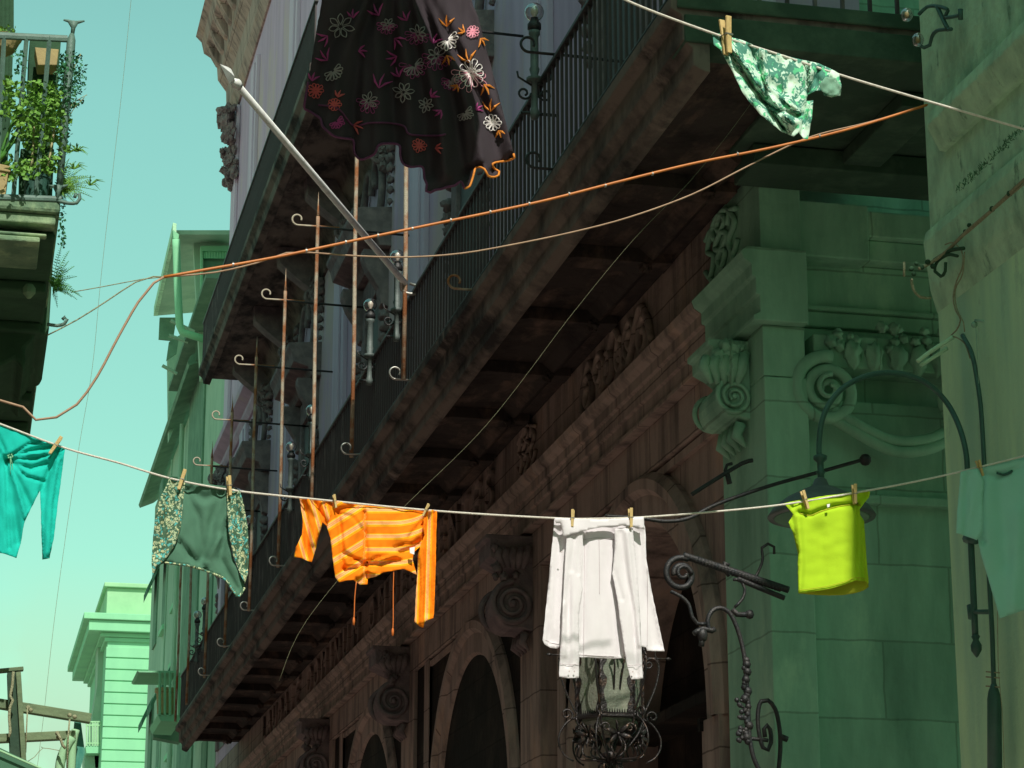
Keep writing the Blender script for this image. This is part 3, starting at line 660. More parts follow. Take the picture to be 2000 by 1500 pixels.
# pale tower at the end of the street
tw = thing('corner_tower_house', 'sunlit pale house with grooved corner and attic at the end of the street', 'house', at(211, 1500, 110))
T0 = at(211, 1240, 110); tx = T0.x; ty = 110
mp_ = mpp(110)
w = MB(); w.box(tx, tx + 14, ty, ty + 14, 0, zz(18.6))
w.build('wall', M['mint'], tw)
w = MB()
for k_ in range(12):
    z0 = at(211, 1262 + 22.5 * k_, 110).z; w.box(tx - .05, tx + 3.2 - .0 * k_, ty - .06, ty + .3, z0 - .50, z0 - .035)
w.build('corner_strip', M['mint'], tw, bevel=.015)
w = MB()
for za, zb_, d in ((18.55, 18.75, .15), (18.75, 18.95, .35), (18.95, 19.45, .9), (19.45, 19.75, 1.15)): w.box(tx - d, tx + 14, ty - d * .6, ty + 14 + d, zz(za), zz(zb_) - .005)
w.build('cornice', M['mint'], tw, bevel=.03)
w = MB(); w.box(tx - .1, tx + 12, ty + .5, ty + 14, zz(19.75), zz(21.15)); w.box(tx - .25, tx + 12.2, ty + .3, ty + 14.2, zz(21.15), zz(21.35)); w.build('attic', M['mint2'], tw, bevel=.03)
w = MB(); w.box(tx + 2.6, tx + 5.2, ty - .9, ty - .06, zz(11), zz(17)); w.box(tx + 2.1, tx + 4.4, ty - 1.6, ty - .9, zz(6), zz(12.4)); w.build('side_wing', M['mint2'], tw)
for k_, z0 in enumerate((15.3, 12.6)):
    w = MB(); w.box(tx + 2.5, tx + 3.6, ty - 2.0, ty - 1.0, zz(z0), zz(z0 + 1.2)); w.build('air_conditioner', M['farwall'], tw, bevel=.05)
for k_, z0 in enumerate((7.5, 11.2, 14.9)):
    w = MB(); w.box(tx - .06, tx + .02, ty + 3.4, ty + 5.0, zz(z0), zz(z0 + 2.2)); w.build('window', M['fardark'], tw)
w = MB(); w.box(tx - .9, tx - .02, ty + 6, ty + 9, zz(9.4), zz(9.6)); w.build('side_balcony', M['mint'], tw)
cb_ = thing('caged_balcony', 'little balcony with a pale upright rail on the dark side of the tower house', 'balcony', at(183, 1460, 112))
w = MB(); s_ = 112
for x0 in (169, 175, 181, 186, 191, 197): w.tube([at(x0, 1410, s_), at(x0, 1457, s_)], .04, 6)
for y0 in (1410, 1417, 1452): w.tube([at(169, y0, s_), at(197, y0, s_)], .04, 6)
w.build('rail', M['mint2'], cb_)
w = MB(); w.slab([at(167, 1457, s_), at(198, 1457, s_), at(197, 1471, s_), at(169, 1471, s_)], (0, 1, 0), 2); w.build('slab', M['mint'], cb_)
w = MB(); w.slab([at(165, 1471, s_ + 1), at(204, 1471, s_ + 1), at(204, 1520, s_ + 1), at(165, 1520, s_ + 1)], (0, 1, 0), 2); w.slab([at(192, 1250, s_ + 1), at(211, 1246, s_ + 1), at(211, 1500, s_ + 1), at(186, 1500, s_ + 1), at(180, 1400, s_ + 1), at(190, 1340, s_ + 1)], (0, 1, 0), 2); w.build('side_wall', M['farwall'], cb_)
# little balcony with a potted plant in front of the tower
hb = thing('plant_balcony', 'small iron balcony with a plant pot left of the palace balcony end', 'balcony', at(330, 1400, 58))
w = MB(); s_ = 58
w.slab([at(308, 1396, s_), at(352, 1396, s_), at(352, 1410, s_), at(314, 1408, s_)], (0, 1, 0), 2.5); w.slab([at(268, 1310, s_), at(345, 1310, s_), at(345, 1314, s_), at(272, 1313, s_)], (0, 1, 0), 2.0); w.build('slab', M['mint'], hb)
w = MB()
for x0 in (312, 322, 332, 342, 350): w.tube([at(x0, 1314, s_), at(x0, 1397, s_)], .035, 6)
w.build('rail', M['mint'], hb)
w = MB(); w.lathe(at(323, 1395, s_ + .6), [(.20, 0), (.24, .5), (.28, .52), (.28, .62), (.22, .62)], 14); w.build('pot', M['terra'], hb)
w = MB(); w.slab([at(296, 1412, s_ + 3), at(352, 1410, s_ + 3), at(352, 1450, s_ + 3), at(300, 1440, s_ + 3)], (0, 1, 0), .5); w.build('underside', M['fardark'], hb)

# ------------------------------------------------------------------ ochre house on the right
YO = 13.2
oc = thing('ochre_house', 'shaded olive ochre house corner with peeling plaster band at the right edge', 'house', (W, YO, 0))
w = MB(); w.box(W + .02, W + 6, -30, YO, 0, 17.5); w.build('lower_wall', M['ochre'], oc)
w = MB(); w.box(W - .0, W + .5, -30, YO + .012, zz(4.98), 17.52); w.build('upper_wall', M['ochre2'], oc)
w = MB(); w.prism([(W + .3, zz(4.98)), (W - .03, zz(4.98)), (W - .05, zz(4.90)), (W - .02, zz(4.60)), (W + .02, zz(4.45)), (W + .3, zz(4.40))], -10, YO + .02); w.build('string_course', M['ochre2'], oc, bevel=.01)
w = MB(); w.prism([(W + .3, zz(5.65)), (W - .10, zz(5.65)), (W - .12, zz(5.56)), (W - .04, zz(5.40)), (W + .3, zz(5.38))], -10, YO - .28); w.build('moulding', M['ochre2'], oc, bevel=.01)
w = MB(); w.box(4.55, W, 2.6, 7.4, zz(9.0), zz(9.25)); w.box(4.6, W, 4.4, 5.2, zz(8.2), zz(9.0)); w.box(4.55, 4.6, 2.6, 7.4, zz(9.25), zz(10.3)); w.box(4.6, W, 7.34, 7.38, zz(9.25), zz(10.3)); w.build('balcony', M['ochre2'], oc)  # the balcony is unseen, added to shade the pale blue T-shirt
w = MB(); w.prism([(W, 17.2), (4.2, 17.0), (4.15, 17.1), (4.2, 17.25), (W, 17.45)], 4.7, 13.3); w.build('eaves', M['ochre2'], oc)  # unseen overhang added to shade the palace's balcony return
# ------------------------------------------------------------------ left house with its planted balcony
lh = thing('left_house', 'left house with a stone-edged plant balcony overhanging the street', 'house', (-.9, 12.5, 0))
w = MB(); w.box(-8, -.9, -30, 58, 0, 15.5); w.build('wall', M['leftwall'], lh)
SL = 12.5
def lp(x, y, d=0): return at(x, y, SL + d)
def zl(y): return at(60, y, SL).z
def xl(x): return at(x, 400, SL).x
w = MB()
xe = xl(118)
w.box(-.9, xe, SL, SL + 5.6, zl(412), zl(386)); w.build('balcony_slab', M['balstone'], lh, bevel=.02)
w = MB()
w.box(-.9, xe - .02, SL + .03, SL + 5.5, zl(432), zl(412) - .002); w.box(-.9, xl(82), SL + .02, SL + .5, zl(470), zl(459)); w.box(-.9, xl(95), SL + .06, SL + .12, zl(453), zl(447))
w.build('balcony_moulding', M['balstone'], lh, bevel=.02)
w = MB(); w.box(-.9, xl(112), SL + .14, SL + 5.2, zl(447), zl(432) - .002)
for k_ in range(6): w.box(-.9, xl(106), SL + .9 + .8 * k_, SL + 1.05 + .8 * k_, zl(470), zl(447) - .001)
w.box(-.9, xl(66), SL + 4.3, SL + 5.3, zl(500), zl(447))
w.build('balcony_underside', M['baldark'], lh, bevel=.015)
w = MB()
for (x0, y0, r_) in ((55, 484, .02), (57, 566, .035)): w.lathe(lp(x0, y0, .45), [(r_ * .3, -.05), (r_, -.02), (r_, .01), (r_ * .6, .03)], 10)
w.build('corbel_knob', M['balstone'], lh)
SQ = SL + 1.75
def qq(x, y): p_ = at(x, y, SQ); return (p_.x, p_.z)
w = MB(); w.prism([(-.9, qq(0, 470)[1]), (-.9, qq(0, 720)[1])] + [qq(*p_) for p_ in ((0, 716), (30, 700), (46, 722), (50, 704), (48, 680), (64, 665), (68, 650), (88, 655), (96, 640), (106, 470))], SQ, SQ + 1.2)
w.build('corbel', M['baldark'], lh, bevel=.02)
w = MB(); w.tube([lp(-200, 60), lp(132, 76)], .022, 8, flat=.5); w.build('top_rail', M['rail'], lh); w = MB(); w.tube([lp(-200, 378), lp(120, 389)], .018, 8, flat=.6)
ro = w.build('balcony_rail', M['rail'], lh)
for xt, xb in ((8, -8), (52, 26), (97, 70)):
    w = MB(); w.tube([lp(xt, 72), lp(xb, 386)], .0125, 4); w.build('baluster', M['rail'], ro)
w = MB(); w.tube([lp(138, 96), lp(116, 365)], .0155, 4); w.build('corner_post', M['rail'], ro)
w = MB(); w.tube([lp(141, 66), lp(139, 78), lp(137, 110), lp(125, 250), lp(116, 370)], [.012, .024, .024, .022, .018], 8); w.tube([lp(143, 44), lp(143, 55), lp(141, 70)], [.03, .012, .010], 8); w.tube([lp(124, 39), lp(133, 41), lp(144, 45), lp(155, 43), lp(165, 41)], [.005, .009, .013, .009, .005], 8)
w.tube([lp(113, 364), lp(113, 376), lp(112, 392)], [.03, .014, .012], 8); w.tube([lp(95, 362), lp(104, 364), lp(114, 366), lp(125, 364), lp(133, 361)], [.004, .009, .013, .009, .004], 8)
w.tube(smoothpts([lp(112, 392), lp(135, 397), lp(150, 396), lp(156, 388), lp(155, 379), lp(148, 379), lp(146, 386)], .02), [.011] * 99 if False else .010, 7); w.build('scroll_post', M['rail'], ro, smooth=True)
w = MB(); w.tube(smoothpts([lp(92, 633, .6), lp(112, 636, .6), lp(126, 632, .6), lp(131, 624, .6), lp(127, 619, .6), lp(122, 624, .6)], .02), .010, 7); w.build('lower_curl', M['rail'], lh, smooth=True)
# ------------------------------------------------------------------ plants
def leaf(mb, c, size, d=None, wd=.5):
    d = d or Vector((random.uniform(-1, 1), random.uniform(-1, 1), random.uniform(-.9, .6))).normalized()
    s_ = d.cross(Vector((random.uniform(-1, 1), random.uniform(-1, 1), random.uniform(-1, 1))))
    if s_.length < 1e-3: return
    s_.normalize(); n_ = d.cross(s_) * size * .12
    c = Vector(c)
    mb.add([c, c + d * size * .45 + s_ * size * wd * .5, c + d * size, c + d * size * .45 - s_ * size * wd * .5, c + d * size * .5 + n_], [(0, 1, 4), (1, 2, 4), (2, 3, 4), (3, 0, 4)])
def cloud(blobs, n, size, m, name='foliage', parent=None, s=SL, wd=.6):
    mb = MB(); tot = sum(b[2] * b[3] for b in blobs)
    for (x, y, rx, ry) in blobs:
        for i in range(int(n * rx * ry / tot)):
            a = random.uniform(0, 6.28); q = math.sqrt(random.random())
            leaf(mb, at(x + rx * q * math.cos(a), y + ry * q * math.sin(a), s + random.uniform(-.12, .3)), size * random.uniform(.6, 1.25), wd=wd)
    return mb.build(name, m, parent)
def stems(paths, r, m, name, parent, s=SL):
    mb = MB()
    for p in paths: mb.tube(smoothpts([at(x, y, s + .1) for x, y in p], .03), r, 5)
    return mb.build(name, m, parent)
def fern(mb, base, tip, size, n=14):
    b, t = Vector(base), Vector(tip)
    L = (t - b).length; mid = (b + t) / 2 + Vector((0, 0, L * .22))
    for i in range(n):
        u = (i + 1) / n; p = b * (1 - u) ** 2 + mid * 2 * u * (1 - u) + t * u * u
        d = ((mid - b) * (1 - u) + (t - mid) * u).normalized()
        sd_ = d.cross(Vector((0, -1, .25))).normalized()
        for a in (-1, 1): leaf(mb, p, size * (1.15 - u), (d * .45 + sd_ * a + Vector((0, 0, -.15))).normalized(), .35)
    mb.tube([b, (b + mid) / 2, mid * .5 + (b + t) * .25, t], .0015, 4)
def pot(name, x, ytop, ybot, wpx, m, label, cat='plant pot', dy=.12, grp=None):
    c = at(x, ybot, SL + dy); r_ = wpx / 2 * mpp(SL); h_ = at(x, ytop, SL + dy).z - c.z
    q = MB(); q.lathe(c, [(r_ * .78, 0), (r_ * .92, h_ * .78), (r_ * 1.0, h_ * .79), (r_ * 1.0, h_ * .98), (r_ * .93, h_), (r_ * .88, h_ * .9), (.001, h_ * .88)], 22)
    return q
t = thing('pot_plant', 'heart-leaved climbing plant on canes in the dark green pot behind the balcony rail', 'pot plant', lp(70, 388, .15))
pot('pot', 70, 341, 388, 56, None, '').build('pot', M['potgreen'], t, smooth=False)
cloud([(60, 215, 24, 30), (95, 225, 26, 30), (75, 265, 30, 30), (60, 325, 32, 22), (95, 320, 24, 20), (120, 250, 14, 50), (20, 190, 18, 40), (105, 200, 25, 24), (40, 240, 18, 40), (75, 180, 40, 24), (30, 330, 26, 24)], 1300, .034, M['leaf2'], parent=t, wd=.85)
stems([[(62, 325), (66, 270), (66, 240)], [(92, 340), (104, 265), (108, 245)]], .007, M['cane'], 'cane', t)
t = thing('aloe_plant', 'spiky aloe in a tan square pot cut by the left edge', 'pot plant', lp(0, 385, .1))
q = MB(); q.slab([lp(-30, 318), lp(18, 326), lp(10, 384), lp(-30, 384)], (0, 1, 0), .14); q.slab([lp(-30, 314, -.01), lp(22, 324, -.01), lp(20, 336, -.01), lp(-30, 328, -.01)], (0, 1, 0), .16); q.build('pot', M['terra'], t, bevel=.004)
q = MB()
for tip in ((38, 205), (30, 270), (-20, 230), (6, 200), (42, 240)): q.tube(smoothpts([lp(-5, 318, .05), lp((tip[0] - 5) * .5 - 4, (tip[1] + 318) / 2 + 8, .03), lp(tip[0], tip[1], 0)], .03), [.022 - .0205 * i / 40 for i in range(41)][:60] if False else .009, 5)
q.build('leaves', M['leaf'], t, smooth=True)
t = thing('tall_plant', 'small-leaved dark shrub trailing outside the balcony corner post', 'plant', lp(135, 380, .2))
cloud([(150, 110, 14, 8), (145, 130, 22, 16), (152, 160, 18, 22), (138, 190, 12, 24), (125, 130, 12, 30), (115, 165, 10, 30), (148, 200, 20, 8), (38, 110, 14, 12), (40, 130, 10, 20), (135, 150, 20, 50), (128, 220, 14, 60)], 900, .024, M['leaf3'], parent=t, wd=.6)
stems([[(118, 380), (128, 260), (140, 150), (158, 105)], [(118, 330), (135, 230), (165, 190)], [(120, 250), (140, 205), (170, 185)]], .0022, M['cane'], 'stem', t)
t = thing('fern', 'bushy fern spilling over the balcony corner beside the scroll bracket', 'fern', lp(118, 370, .1))
q = MB()
for tip in ((190, 372), (178, 358), (170, 345), (160, 330), (180, 385), (165, 392), (150, 400), (148, 315), (135, 310), (185, 345), (130, 400), (160, 372), (172, 368), (150, 345), (155, 355)): fern(q, lp(114, 372, .1), at(tip[0], tip[1], SL + random.uniform(-.1, .25)), .034, 18)
q.build('foliage', M['leaf2'], t)
t = thing('spider_plant', 'spidery pale-leaved plant sticking out beside the balcony bars, above the fern', 'plant', lp(125, 300, .1))
q = MB()
for k_ in range(46):
    a = random.uniform(-.5, 3.6); c = random.choice([(135, 298), (145, 330), (175, 362), (150, 296)]); L = random.uniform(14, 34)
    x1, y1 = c[0] + L * math.cos(a), c[1] - L * .7 * math.sin(a)
    q.tube([lp(c[0], c[1], .1), lp((c[0] + x1) / 2, (c[1] + y1) / 2 - 5, .1), lp(x1, y1 + 3, .05)], [.0035, .003, .0008], 4)
q.build('foliage', M['leaf2'], t)
t = thing('hanging_fern', 'feathery fern growing under the balcony from the shaded stone', 'fern', at(108, 560, SL + .7))
q = MB()
for tip in ((150, 585), (140, 560), (130, 525), (135, 490), (150, 540), (155, 575), (120, 480), (128, 575), (145, 520), (112, 600), (160, 580), (125, 545), (134, 510), (140, 580)): fern(q, at(102, 560, SL + .6), at(tip[0], tip[1], SL + .6 + random.uniform(-.1, .2)), .032, 15)
q.build('foliage', M['leaf'], t)
t = thing('trailing_vine', 'thin vine trailing straight down from the balcony corner', 'vine', lp(120, 395))
q = MB()
for i in range(70): leaf(q, lp(121 + random.uniform(-5, 5), 396 + i * 1.25, random.uniform(0, .15)), .02, wd=.8)
q.build('foliage', M['leaf3'], t)
t = thing('rail_planter', 'round tan basket of succulents hung behind the top rail at the left edge', 'planter', lp(10, 80, .2))
q = MB(); c = at(5, 92, SL + .25); q.lathe(c, [(.03, -.05), (.07, -.02), (.095, .035), (.105, .05), (.095, .055), (.001, .045)], 20); q.build('basket', M['terra'], t)
cloud([(8, 58, 26, 7), (-10, 60, 20, 8)], 90, .02, M['leaf2'], parent=t, wd=.9, s=SL + .2)
t = thing('flower_box', 'square tan flower box on top of the dark cabinet behind the bars', 'flower box', lp(90, 126, .25))
q = MB(); q.slab([lp(68, 92, .22), lp(115, 96, .22), lp(111, 127, .22), lp(74, 127, .22)], (0, 1, 0), .14); q.build('box', M['terra'], t, bevel=.004)
t = thing('cabinet', 'dark upright cabinet standing behind the balcony bars', 'cabinet', lp(88, 380, .45))
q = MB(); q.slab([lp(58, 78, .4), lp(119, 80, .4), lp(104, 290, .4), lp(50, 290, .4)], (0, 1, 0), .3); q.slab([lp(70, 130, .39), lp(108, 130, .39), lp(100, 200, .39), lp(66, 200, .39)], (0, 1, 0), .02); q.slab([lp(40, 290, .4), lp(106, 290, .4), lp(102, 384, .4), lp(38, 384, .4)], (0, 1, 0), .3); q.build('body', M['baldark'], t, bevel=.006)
t = thing('dark_downpipe', 'dark corrugated column rising behind the plants at the top left corner', 'pipe', lp(0, 380, .8))
q = MB(); q.slab([at(-40, -60, SL + .8), at(27, -60, SL + .8), at(27, 60, SL + .8), at(20, 250, SL + .8), at(8, 384, SL + .8), at(-40, 384, SL + .8)], (0, 1, 0), .3)
for k_ in range(4): q.tube([at(-4 + 8 * k_, -60, SL + .8), at(-6 + 8 * k_, 250, SL + .8)], .007, 6)
q.build('column', M['baldark'], t)
# ------------------------------------------------------------------ wooden frame bottom left
SW = 12.0
t = thing('timber_frame', 'weathered timber frame with cross beams and ropes at the bottom left', 'timber frame', at(40, 1500, SW))
def beam(mb, x0, y0, x1, y1, wpx, dep=.08, s=SW):
    a, b = at(x0, y0, s), at(x1, y1, s); d = (b - a).normalized(); n_ = d.cross(Y_).normalized() * wpx / 2 * mpp(s)
    mb.slab([a + n_, b + n_, b - n_, a - n_], (0, 1, 0), dep)
q = MB(); beam(q, 26, 1313, 32, 1500, 22); q.build('post', M['wooddark'], t, bevel=.003)
q = MB(); beam(q, 36, 1312, 47, 1492, 9, .05, SW - .03); q.build('post_face', M['wood'], t, bevel=.003)
q = MB(); beam(q, -20, 1311, 46, 1305, 7, .05, SW + .02); q.build('top_board', M['wood'], t, bevel=.003)
q = MB(); beam(q, -20, 1370, 178, 1402, 17, .07, SW + .09); q.build('cross_beam', M['wood'], t, bevel=.003)
q = MB(); beam(q, -20, 1442, 148, 1434, 15, .07, SW + .09); q.build('cross_beam', M['wood'], t, bevel=.003)
q = MB(); q.tube(smoothpts([at(x, y, SW - .06) for x, y in ((26, 1312), (24, 1340), (20, 1360), (25, 1368), (20, 1380), (18, 1400), (20, 1430), (17, 1440))], .02), .007, 7)
q.tube([at(54, 1380, SW), at(52, 1420, SW), at(50, 1470, SW)], .004, 6); q.tube([at(136, 1405, SW), at(133, 1440, SW), at(131, 1500, SW)], .005, 6)
for (x, y) in ((55, 1382), (60, 1387), (136, 1397), (146, 1400), (112, 1432), (114, 1440)): q.ball(at(x, y, SW + .02), .012, 8)
q.tube(smoothpts([at(x, y, SW) for x, y in ((111, 1430), (118, 1442), (122, 1455), (128, 1462))], .02), .007, 6); q.build('rope', M['rope'], t, smooth=True)
t = thing('twisted_wire', 'thin bent wire sticking up beside the timber frame', 'wire', at(80, 1470, SW))
q = MB(); q.tube(smoothpts([at(x, y, SW) for x, y in ((54, 1487), (68, 1478), (76, 1468), (83, 1462), (80, 1458), (84, 1461), (95, 1462), (116, 1466))], .02), .0018, 5); q.build('wire', M['rope'], t, smooth=True)
t = thing('bundled_cloth', 'pale and blue-green cloth bundled on a pole under the cross beam', 'cloth', at(130, 1500, SW))
q = MB()
q.tube(smoothpts([at(x, y, SW + .1) for x, y in ((140, 1440), (126, 1465), (118, 1490), (116, 1520))], .02), [.012, .02, .028, .03] + [.03] * 40 if False else .024, 8); q.tube(smoothpts([at(x, y, SW + .12) for x, y in ((148, 1425), (142, 1455), (140, 1490), (138, 1520))], .02), .02, 8)
q.build('pale_cloth', M['mint2'], t, smooth=True)
q = MB(); q.slab([at(146, 1408, SW + .2), at(158, 1410, SW + .2), at(166, 1470, SW + .2), at(152, 1520, SW + .2), at(134, 1520, SW + .2)], (0, 1, 0), .05); q.build('green_cloth', mat('blue_green_cloth', (.05, .22, .17), .9, c2=(.10, .30, .22), scale=8, stretch=(4, 1, 1), contrast=(.4, .6)), t)
t = thing('dark_awning', 'dark awning edge cutting the very bottom left corner', 'awning', at(0, 1500, 8))
q = MB(); q.slab([at(-60, 1432, 8), at(85, 1501, 8), at(120, 1530, 8), at(-60, 1530, 8)], (0, 1, 0), .5); q.build('canvas', M['awn'], t)
q = MB(); q.tube([at(-60, 1437, 7.98), at(0, 1466, 7.98), at(85, 1503, 7.98)], .0035, 6); q.build('edge_trim', M['mint2'], t)

# ------------------------------------------------------------------ cables
def cable(name, pts, r, m, label, cat='cable', ties=None, n=8):
    t = thing(name, label, cat, pts[0])
    q = MB(); q.tube(smoothpts(pts, .08), r, n); q.build('cable', m, t, smooth=True)
    if ties:
        for (x, y, s) in ties:
            k = MB(); c = at(x, y, s); k.tube([c + Vector((-.004, 0, 0)), c + Vector((.006, 0, 0))], r * 1.35, 8); k.tube([c, c + Vector((0, 0, r * 2.4))], .0018, 4); k.build('cable_tie', M['wire'], t)
    return t
CY = 13.0
cable('orange_cable', [at(x, y, CY) for x, y in ((320, 541), (400, 527), (540, 502), (700, 468), (850, 437), (1050, 395), (1200, 357), (1351, 320), (1500, 290), (1620, 262), (1700, 240), (1810, 205))], .0085, M['cable'],
      'thick orange cable with ties, rising across the street from left to right', ties=[(x, y, CY) for x, y in ((455, 517), (598, 490), (675, 473), (738, 460), (805, 447), (880, 430), (957, 414), (1033, 398), (1111, 379), (1182, 363), (1274, 340), (1440, 301), (1600, 266))])
cable('beige_cable', [at(x, y, CY + .05) for x, y in ((320, 541), (420, 532), (500, 514), (530, 504), (560, 494), (600, 493), (700, 500), (800, 502), (900, 495), (1000, 478), (1120, 453), (1230, 424), (1351, 380), (1450, 330), (1540, 285), (1600, 262), (1700, 238), (1812, 204))], .0052, M['cable2'], 'thin beige cable sagging just below the orange cable')
cable('looped_hose', [at(x, y, CY) for x, y in ((320, 541), (300, 553), (270, 590), (230, 660), (190, 735), (150, 790), (110, 815), (70, 820), (45, 795), (0, 782), (-60, 770))], .0072, M['cable2'], 'tan cable drooping down to the left from the cable joint across the sky')
cable('grey_wire', [at(x, y, CY + .1) for x, y in ((320, 541), (300, 540), (265, 551), (210, 587), (150, 625), (92, 655))], .004, M['rope'], 'grey-green wire from the cable joint to the underside of the left balcony')
cable('thin_grey_wire', [at(x, y, CY + .14) for x, y in ((320, 541), (280, 545), (200, 560), (138, 571))], .0028, M['rope'], 'thin wire from the cable joint to the fern below the balcony')
cable('hanging_thread', [at(x, y, 15) for x, y in ((258, -20), (240, 160), (222, 320), (197, 545), (180, 720), (150, 900), (110, 1180), (85, 1400), (70, 1520))], .0012, M['rope'], 'hair-thin wire falling almost straight down across the sky', 'wire', n=4)
cable('diagonal_thread', [at(x, y, 14.5) for x, y in ((1605, 0), (1530, 110), (1450, 225), (1351, 350), (1240, 465), (1120, 610), (950, 830), (760, 1020), (600, 1210), (545, 1330))], .0008, M['rope'], 'hair-thin wire crossing the dark balcony underside diagonally', 'wire', n=4)

# ------------------------------------------------------------------ clotheslines
LY, TY, KY = 11.5, 10.0, 9.0
def line(name, pts, s, r, label):
    t = thing(name, label, 'clothesline', at(pts[0][0], pts[0][1], s))
    P = smoothpts([at(x, y, s) for x, y in pts], .04)
    q = MB(); q.tube(P, r, 8)
    q.build('cord', M['cord'], t, smooth=True); return t
line('clothesline', [(-260, 740), (-60, 806), (0, 828), (127, 875), (232, 904), (335, 935), (450, 957), (585, 972), (853, 998), (1083, 1012), (1170, 1013), (1258, 1010), (1400, 999), (1540, 984), (1700, 957), (1790, 940), (1876, 921), (2010, 888), (2070, 872)], LY, .0052, 'lower white clothesline that carries the teal, orange, white, yellow and blue garments')
line('clothesline', [(1100, -60), (1240, 8), (1395, 66), (1510, 103), (1643, 147), (1800, 194), (2000, 252), (2070, 273)], TY, .0062, 'upper clothesline with the crumpled floral cloth, top right')
line('clothesline', [(200, -105), (640, -66), (780, -62), (905, -64), (1500, -110)], KY, .006, 'line just above the picture that the black skirt hangs from')
PEG = None
def peg(x0, y0, x1, y1, s, label):   # top, bottom in pixels
    global PEG
    a, b = at(x0, y0, s - .02), at(x1, y1, s - .02)
    L = (a - b).length; ang = math.atan2((a - b).x, (a - b).z)
    if PEG is None:
        PEG = thing('clothes_peg', label, 'clothes peg', b, 'wooden clothes pegs on the lines', local=True)
        for sg in (-1, 1):
            q = MB(); q.slab([(-.0055, sg * .0035, 0), (.0055, sg * .0035, 0), (.0065, sg * .0045, .04), (.0065, sg * .009, .078), (-.0065, sg * .009, .078), (-.0065, sg * .0045, .04)], (0, 1, 0), sg * .005)
            q.build('jaw', M['peg'], PEG, bevel=.0008)
        q = MB(); q.tube([(-.009, -.010, .040), (.009, -.010, .040)], .0022, 6); q.tube([(.0075, -.011, .040), (.0075, .011, .040)], .0012, 5); q.tube([(-.0075, -.011, .040), (-.0075, .011, .040)], .0012, 5)
        q.build('spring', M['wire'], PEG); t = PEG
    else: t = dup(PEG, b, label)
    t.location = b; t.scale = (L / .078 * .95,) * 3; t.rotation_euler = (0, ang, random.uniform(-.5, .5)); return t
peg(121, 852, 97, 886, LY, 'slanting peg at the shoulder of the teal top')
peg(362, 916, 349, 956, LY, 'left peg of the grey shirt with patterned sides, leaning right')
peg(446, 928, 449, 968, LY, 'right peg of the grey shirt with patterned sides, upright')
peg(652, 965, 656, 992, LY, 'upright peg at the left shoulder of the orange striped top')
peg(838, 984, 826, 1008, LY, 'tilted peg at the right shoulder of the orange striped top')
peg(1119, 994, 1118, 1029, LY, 'left peg on the white shirt tail')
peg(1231, 991, 1232, 1030, LY, 'right peg on the white shirt tail')
peg(1566, 957, 1578, 994, LY, 'left peg of the yellow top, leaning left')
peg(1668, 944, 1670, 984, LY, 'right peg of the yellow top, upright')
peg(1907, 898, 1919, 930, LY, 'peg on the shoulder of the pale blue T-shirt')
peg(1415, 32, 1421, 105, TY, 'large peg holding the crumpled floral cloth, near the top right')

# ------------------------------------------------------------------ garments
def inside(p, poly):
    x, y = p; c = False; j = len(poly) - 1
    for i in range(len(poly)):
        xi, yi = poly[i]; xj, yj = poly[j]
        if (yi > y) != (yj > y) and x < (xj - xi) * (y - yi) / (yj - yi) + xi: c = not c
        j = i
    return c
def segd(px, py, a, b):
    ax, ay = a; bx, by = b; dx, dy = bx - ax, by - ay; L = dx * dx + dy * dy
    t = 0 if L == 0 else max(0, min(1, ((px - ax) * dx + (py - ay) * dy) / L))
    return math.hypot(px - ax - t * dx, py - ay - t * dy)
def depthf(folds, noises):
    def f(x, y):
        d = 0
        for pts, wd, dp in folds:
            m_ = min(segd(x, y, pts[i], pts[i + 1]) for i in range(len(pts) - 1))
            if m_ < wd * 3: d += dp * math.exp(-(m_ / wd) ** 2)
        for sx, sy, amp, seed in noises:
            d += amp * noise.noise(Vector((x / sx, y / sy, seed)))
        return d
    return f
